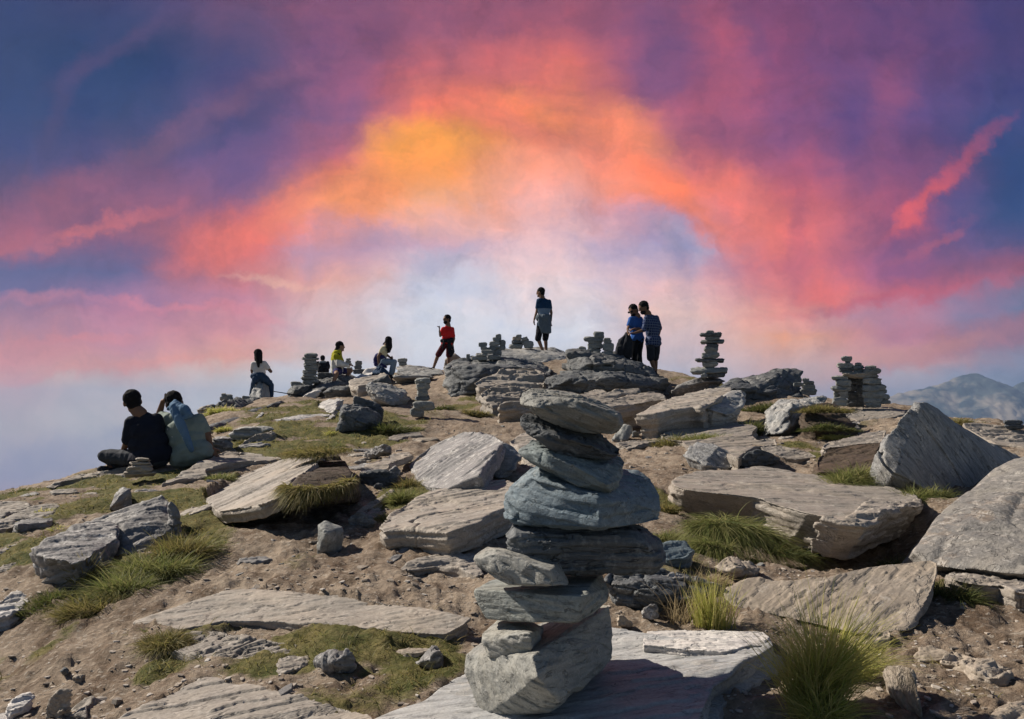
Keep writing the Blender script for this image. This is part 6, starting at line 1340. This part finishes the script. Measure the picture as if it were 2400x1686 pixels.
T('tall grass tuft against the right half of the split boulder', 4, 980, 1330, 170, 3400, .32, droop=.8, spread=.7, mat='tuft_grass')
T('grass tuft at the right foot of the split boulder', 4, 1130, 1230, 130, 2400, .34, droop=.6, spread=.6, mat='olive_grass')
T('spreading grass right of the split boulder spilling over the soil', 4, 1230, 1180, 130, 1800, .24, droop=.9, spread=.9, mat='tuft_grass')
T('low green weeds in the shade under the split boulder', 4, 300, 1500, 170, 1800, .13, droop=.6, spread=1.0, mat='dark_grass')
T('thin grass among the stones left of the cleft boulder', 4, 520, 1350, 70, 500, .26, droop=.5, spread=.4, mat='olive_grass')
T('grass clump at the left tip of the tilted pale slab', 4, 1390, 720, 80, 1600, .20, droop=.9, spread=.9, mat='tuft_grass')
T('fringe of turf under the front edge of the tilted pale slab', 4, 1650, 905, 130, 1400, .10, droop=.7, spread=.9, mat='dark_grass', ry=.3)
T('shaggy turf topping the undercut earth bank', 4, 2010, 690, 200, 4200, .15, d=6.0, dz=.25, lean=(-.15,-.5,0), droop=1.3, spread=.9, mat='olive_grass', ry=.7)
def linep(c, pts, h, dd): return [(x, y, hit(*S(c, x, y), h) - dd) for x, y in pts]
T('grass hanging over the lip of the undercut earth bank', 4, 2010, 740, 26, 4200, .16, d=6.0, line=linep(4, [(1815,742),(1860,765),(1950,768),(2050,760),(2150,740),(2225,705)], .24, 6.0), lean=(-.2,-.9,-.3), droop=1.6, spread=.8, mat='olive_grass', ry=1)
T('dark grass at the back of the undercut earth bank', 4, 2090, 610, 80, 1300, .14, d=6.6, dz=.24, droop=.9, spread=.8, mat='dark_grass')
T('grass tuft between the two cracked pale slabs', 'G', 1950, 1010, 110, 1900, .26, droop=.6, spread=.6, mat='tuft_grass')
T('upper end of the grass between the cracked slabs', 'G', 2000, 880, 90, 1300, .22, droop=.6, spread=.6, mat='olive_grass')
T('lower turf at the left tip of the long cracked slab', 'G', 1830, 1150, 90, 1200, .14, droop=.8, spread=.8, mat='tuft_grass')
T('dark tuft under the left side of the front stack', 6, 600, 1390, 75, 900, .22, d=4.2, droop=.7, spread=.6, mat='dark_grass')
T('dark tuft below the leaning block near the stack', 6, 690, 790, 90, 800, .20, d=5.4, droop=.7, spread=.7, mat='dark_grass')
T('rounded mat of grass below the large smooth slab', 'H', 820, 360, 290, 5200, .26, d=8.0, droop=.9, spread=.8, mat='tuft_grass', ry=.35)
T('left end of the grass mat below the large smooth slab', 'H', 620, 370, 110, 1800, .26, d=7.9, droop=.9, spread=.8, mat='olive_grass', ry=.5)
T('dark grass climbing beside the stack of thin rock layers', 'H', 1225, 240, 80, 2000, .40, d=9.2, droop=.6, spread=.6, mat='dark_grass')
T('dark grass under the skyline rock with the sunlit ridge', 'F', 900, 740, 260, 2600, .30, d=11.8, droop=.7, spread=.7, mat='dark_grass', ry=.3)
T('grass crowning the mound in front of the stone arch', 'F', 1400, 860, 220, 3600, .24, d=8.9, dz=.30, droop=.9, spread=.8, mat='olive_grass', ry=.5)
T('dark turf on the front of the arch mound', 'F', 1440, 960, 230, 2600, .22, d=8.5, dz=.10, droop=1.0, spread=.8, mat='dark_grass', ry=.3)
T('golden grass cushion in the path', 'H', 1950, 490, 130, 2000, .16, droop=1.0, spread=.9, mat='yellow_grass', ry=.5)
T('fresh green bush of grass on the bank left of the diamond boulder', 3, 1210, 975, 200, 6500, .34, d=5.42, dz=.10, lean=(0,-.3,0), droop=.9, spread=.9, mat='tuft_grass', ry=.45)
T('dark grass at the foot of the green bank', 3, 1130, 1020, 170, 2600, .22, d=5.25, droop=.9, spread=.9, mat='dark_grass', ry=.4)
T('trailing grass between the bank and the diamond boulder', 3, 1420, 1040, 120, 1400, .18, d=5.1, droop=.9, spread=.9, mat='dark_grass', ry=.4)
T('long-bladed tuft at the foot of the diamond boulder', 3, 1610, 1110, 150, 2200, .28, d=4.95, droop=.8, spread=.7, mat='tuft_grass', ry=.5)
T('small tuft right of the long-bladed one under the diamond boulder', 3, 1750, 1130, 70, 700, .2, d=4.9, droop=.7, spread=.6, mat='dark_grass')
T('dark grass in the recess right of the leaning pale slab', 8, 1850, 560, 120, 1300, .17, d=3.1, droop=.8, spread=.7, mat='dark_grass')
T('scrubby grass between the table-like slab and the massive boulder', 3, 1700, 1330, 90, 900, .16, d=4.1, droop=.8, spread=.8, mat='olive_grass')
T('grass in the shade at the right end of the table-like slab', 3, 1500, 1420, 130, 900, .2, d=3.9, droop=.8, spread=.7, mat='dark_grass')
T('small green plant at the left tip of the table-like slab', 'H', 690, 900, 45, 500, .16, d=5.0, droop=.5, spread=.6, mat='tuft_grass')
T('turf patch left of the drooping tuft', 'H', 600, 960, 60, 800, .16, d=4.9, droop=.7, spread=.7, mat='olive_grass')
T('grass at the very right of the front stack', 'H', 600, 1120, 120, 1300, .18, d=4.2, droop=.9, spread=.8, mat='tuft_grass', ry=.5)
T('green clump right of the large blue-grey fractured block', 'G', 1840, 300, 170, 3400, .36, d=10.0, droop=.7, spread=.7, mat='dark_grass', ry=.4)
T('small grass cushion on the path below the fractured block', 'G', 2040, 330, 90, 900, .14, d=10.2, droop=.9, spread=.8, mat='tuft_grass', ry=.4)
T('round low cushion of grass in the upper path', 'G', 1420, 465, 70, 900, .16, d=8.6, droop=.8, spread=.8, mat='tuft_grass', ry=.5)
T('golden tuft at the left foot of the fractured block', 'G', 1340, 420, 55, 700, .16, droop=.9, spread=.8, mat='yellow_grass')
T('bright moss and grass below the summit outcrop', 2, 430, 1180, 120, 1600, .28, d=13.0, droop=.8, spread=.8, mat='olive_grass', ry=.4)
T('dark grass at the left foot of the summit outcrop', 2, 130, 1120, 100, 1300, .28, d=13.4, droop=.8, spread=.8, mat='dark_grass', ry=.4)
T('mossy grass in the cleft of the summit outcrop', 2, 1250, 1030, 150, 1400, .2, d=13.8, dz=.2, droop=.8, spread=.8, mat='dark_grass', ry=.3)
T('golden grass on the dark crest behind the seated men', 'G', 430, 290, 110, 1500, .30, d=12.6, droop=.7, spread=.7, mat='yellow_grass', ry=.6)
T('yellowish tuft between the crest ledges', 'G', 450, 420, 60, 700, .2, d=10.4, droop=.8, spread=.8, mat='yellow_grass')
T('grass tuft in front of the layered low outcrop', 'G', 600, 470, 50, 600, .16, d=9.4, droop=.8, spread=.8, mat='olive_grass')
T('blue-green grass tuft on the left skyline', 4, 110, 815, 85, 1500, .20, d=8.1, droop=.7, spread=.7, mat='dark_grass')
T('low grass beside the skyline tuft', 4, 250, 830, 110, 1000, .10, droop=.8, spread=.8, mat='olive_grass')
T('yellow tuft on the upper edge of the split boulder', 4, 380, 1040, 60, 700, .13, droop=.8, spread=.8, mat='yellow_grass')
T('pale tuft on the turf near the upright grey rock', 4, 250, 930, 80, 700, .1, droop=.8, spread=.8, mat='yellow_grass')
T('turf and moss hanging over the hollow slab at bottom left', 5, 1000, 1000, 150, 3000, .11, d=2.75, dz=.02, droop=1.1, spread=.9, mat='olive_grass', ry=.5)
T('green weeds in the left corner of the long level slab', 5, 930, 830, 90, 900, .08, droop=.9, spread=1.0, mat='tuft_grass')
T('grass on the right skyline behind the diamond boulder', 3, 1880, 690, 80, 700, .2, d=9.2, droop=.7, spread=.7, mat='olive_grass')
T('grassy patch on the saddle under the summit slabs', 'H', 640, 115, 110, 900, .2, d=12.6, droop=.7, spread=.7, mat='dark_grass', ry=.4)

# ================================================================== loose chips on the soil, and turf between them
bpy.context.view_layer.update()
_dg = bpy.context.evaluated_depsgraph_get()
def top_at(x, y):
    z = 6.0
    hit_, loc, nrm, idx, ob, mx = sc.ray_cast(_dg, Vector((x, y, z)), Vector((0, 0, -1)))
    return (ob.name.split('.')[0] if hit_ else None), (loc.z if hit_ else 0), nrm
hz = bpy.data.objects.get('haze')
rngs = np.random.default_rng(5)
def chip_mesh(rnd, seed):
    n = rnd.randint(5, 8); bm = bmesh.new()
    a0 = rnd.random() * 6; pts = []
    for i in range(n):
        a = a0 + 2 * math.pi * i / n + rnd.uniform(-.3, .3); r = rnd.uniform(.6, 1.0)
        pts.append((math.cos(a) * r, math.sin(a) * r * rnd.uniform(.5, .8)))
    t = rnd.uniform(.07, .18)
    for x, y in pts:
        bm.verts.new((x, y, t + rnd.uniform(-.05, .05) + x * .08)); bm.verts.new((x * 1.08, y * 1.08, -.14))
    bm.verts.new((rnd.uniform(-.2, .2), rnd.uniform(-.2, .2), t * 1.25))
    bmesh.ops.convex_hull(bm, input=list(bm.verts))
    lo = [v for v in bm.verts if not v.link_faces]; bmesh.ops.delete(bm, geom=lo, context='VERTS')
    return bm
rnd = random.Random(11)
CHM = []
for i in range(14):
    bm = chip_mesh(rnd, i); me = bpy.data.meshes.new('shale_chip'); bm.to_mesh(me); bm.free()
    me.materials.append(MATS[['pale_slate', 'tan_stone', 'lichen_slate', 'pale_slate', 'tan_stone', 'cairn_grey', 'white_stone'][i % 7]])
    CHM.append(me)
placed = 0; tries = 0
while placed < 230 and tries < 6000:
    tries += 1
    d = 2.0 + 8.5 * rnd.random() ** 1.3; u = rnd.uniform(-.72, .72); x = u * d
    if rnd.random() > .55 + .45 * vnoise(np.array([[x * 1.1, d * 1.1, 3.0]]))[0] * 2: continue
    if green(np.array([x]), np.array([d]))[0] > .5 and rnd.random() < .8: continue
    nm, z, nr_ = top_at(x, d)
    if nm != 'ground' or nr_.z < .7: continue
    s = (.011 + .034 * rnd.random() ** 2.6) * (1 + .07 * d)
    o = bpy.data.objects.new('shale_chip', CHM[placed % 14]); COL.objects.link(o)
    o.location = (x, d, z + s * .04); o.scale = (s, s, s * rnd.uniform(.7, 1.4)); o.rotation_euler = (rnd.uniform(-.25, .25), rnd.uniform(-.25, .25), rnd.random() * 6.28)
    setup(o, 'small loose chip of shale scattered on the bare trodden soil', 'stone chip', 'loose shale chips on the path')
    placed += 1
# flat stones half sunk in the soil
LM = [(o_.name, o_['label'], o_.matrix_world.translation.copy()) for o_ in list(COL.objects) if o_.get('category') in ('rock slab', 'rock') and o_.name.split('.')[0] in ('rock_slab', 'boulder', 'rock_ledge')]
seen_l = set(); k_ = 0
for i in range(900):
    if k_ >= 46: break
    d = 2.4 + 9.5 * rnd.random() ** 1.2; u = rnd.uniform(-.66, .66); x = u * d
    nm, z, nr_ = top_at(x, d)
    if nm != 'ground': continue
    r_ = rnd.uniform(.035, .085) * (1 + .08 * d); a0 = rnd.uniform(-.5, .5)
    if any(top_at(x + dx * r_, d + dy * r_)[0] != 'ground' for dx, dy in ((1, 0), (-1, 0), (0, 1), (0, -1))): continue
    n_ = rnd.randint(6, 9); pts = []
    for q in range(n_):
        an = 2 * math.pi * q / n_ + rnd.uniform(-.25, .25); rr_ = r_ * rnd.uniform(.65, 1.1)
        px_, py_ = math.cos(an) * rr_ * 1.5, math.sin(an) * rr_
        X_, Y_ = x + px_ * math.cos(a0) - py_ * math.sin(a0), d + px_ * math.sin(a0) + py_ * math.cos(a0)
        pts.append((X_, Y_))
    zz = [top_at(*q)[1] for q in pts]
    A_ = np.array([(q[0] - x, q[1] - d, 1) for q in pts]); cf = np.linalg.lstsq(A_, np.array(zz), rcond=None)[0]
    size_w = 'small' if r_ < .085 else 'broad'
    near_ = min(LM, key=lambda q: (q[2].x - x) ** 2 + (q[2].y - d) ** 2)
    rel = 'left of' if near_[2].x - x > .35 * r_ + .3 else 'right of' if x - near_[2].x > .35 * r_ + .3 else 'behind' if d > near_[2].y else 'in front of'
    mt_ = rnd.choice(['pale_slate', 'tan_stone', 'lichen_slate', 'pale_slate'])
    lw = near_[1].replace(',', '').split()
    lab_ = ' '.join((size_w + ' ' + {'pale_slate': 'pale', 'tan_stone': 'tan', 'lichen_slate': 'grey'}[mt_] + ' flat stone sunk in soil ' + rel + ' the').split() + lw[:5])
    if lab_ in seen_l: continue
    seen_l.add(lab_)
    bm = bmesh.new(); tv = []; bv = []; h_ = rnd.uniform(.008, .03)
    for q in pts:
        zt_ = cf[0] * (q[0] - x) + cf[1] * (q[1] - d) + cf[2] + h_
        tv.append(bm.verts.new((q[0], q[1], zt_))); bv.append(bm.verts.new((q[0], q[1], zt_ - .09)))
    bm.faces.new(tv); bm.faces.new(bv[::-1])
    for q in range(n_): bm.faces.new((tv[q], tv[(q + 1) % n_], bv[(q + 1) % n_], bv[q]))
    bmesh.ops.triangulate(bm, faces=[f_ for f_ in bm.faces if len(f_.verts) > 4])
    finish_stone('flat_stone', lab_, 'flat stone', bm, (-cf[0], -cf[1], 1), (1, rnd.uniform(-.4, .6), 0), mt_, group='flat stones sunk in the soil')
    k_ += 1
bpy.context.view_layer.update(); _dg = bpy.context.evaluated_depsgraph_get()
# gravel: thousands of tiny chips in one sheet
V = []; F = []; nv = 0
tm = []
for me in CHM[:8]:
    vv = np.array([v.co[:] for v in me.vertices]); ff = []
    for p in me.polygons:
        q = list(p.vertices)
        for k in range(1, len(q) - 1): ff.append((q[0], q[k], q[k + 1]))
    tm.append((vv, np.array(ff)))
cnt = 0
N0 = 15000
dd = 1.9 + 9.5 * rngs.random(N0) ** 1.35; uu = rngs.uniform(-.74, .74, N0); xx = uu * dd
gm = green(xx, dd)
dens = fbm(np.stack([xx * 1.3, dd * 1.3, xx * 0 + 7], 1), 3, 3)
for i in range(N0):
    if dens[i] < rngs.uniform(-.35, .25) or gm[i] > .45: continue
    nm, z, _ = top_at(xx[i], dd[i])
    if nm != 'ground': continue
    vv, ff = tm[rngs.integers(0, 8)]
    s = (.0035 + .011 * rngs.random() ** 3) * (1 + .10 * dd[i]); a = rngs.random() * 6.28
    ca, sa = math.cos(a), math.sin(a)
    q = vv * s; r = np.stack([q[:, 0] * ca - q[:, 1] * sa + xx[i], q[:, 0] * sa + q[:, 1] * ca + dd[i], q[:, 2] + z + s * .15], 1)
    V.append(r); F.append(ff + nv); nv += len(vv)
me = fast_mesh('gravel', np.concatenate(V), np.concatenate(F), False)
def gravel_mat():
    m = bpy.data.materials.new('gravel'); m.use_nodes = True
    N = NT(m.node_tree); bs = N.n['Principled BSDF']; gi = N.node('ShaderNodeNewGeometry')
    N.put(bs.inputs['Base Color'], N.ramp(gi.outputs['Random Per Island'], [(0, (.12, .10, .085)), (.3, (.24, .20, .16)), (.7, (.36, .31, .26)), (1, (.46, .43, .39))]))
    bs.inputs['Roughness'].default_value = .9; return m
me.materials.append(gravel_mat())
o = bpy.data.objects.new('gravel', me); COL.objects.link(o); setup(o, kind='stuff')

# turf: short blades on the green parts of the slope
N1 = 150000
dd = 1.9 + 18 * rngs.random(N1) ** 1.7; uu = rngs.uniform(-.76, .76, N1); xx = uu * dd
gm = green(xx, dd)
clump = fbm(np.stack([xx * 7, dd * 7, xx * 0], 1), 3, 21)
keep = (gm > rngs.uniform(.25, .8, N1)) & (clump > rngs.uniform(-.5, .35, N1))
xx, dd, gm, clump = xx[keep], dd[keep], gm[keep], clump[keep]
B = []
for i in range(len(xx)):
    nm, z, _ = top_at(xx[i], dd[i])
    if nm == 'ground': B.append((xx[i], dd[i], z - .003, clump[i]))
B = np.array(B); n = len(B)
az = rngs.random(n) * 6.28; tl = rngs.uniform(.2, 1.1, n)
D = np.stack([np.cos(az) * tl, np.sin(az) * tl, np.ones(n)], 1); D /= np.linalg.norm(D, axis=1)[:, None]
ln = (.018 + .03 * rngs.random(n) ** 2) * (1 + .8 * np.clip(B[:, 3], 0, 1)) * (1 + .06 * B[:, 1])
Vb, Fb = blades(B[:, :3], D, ln, np.maximum(.0028, .0010 * B[:, 1]), rngs.uniform(.2, 1, n), 2, seed=9)
me = fast_mesh('turf', Vb, Fb, False)
tone = np.repeat(np.clip(rngs.random(n) ** 1.5 * .8 + .25 * fbm(B[:, :3] * 2, 2, 4), 0, 1), 6)
at = me.attributes.new('tone', 'FLOAT', 'POINT'); at.data.foreach_set('value', tone.astype(np.float32))
me.materials.append(MATS['olive_grass'])
o = bpy.data.objects.new('turf', me); COL.objects.link(o); setup(o, kind='stuff')

build_haze()
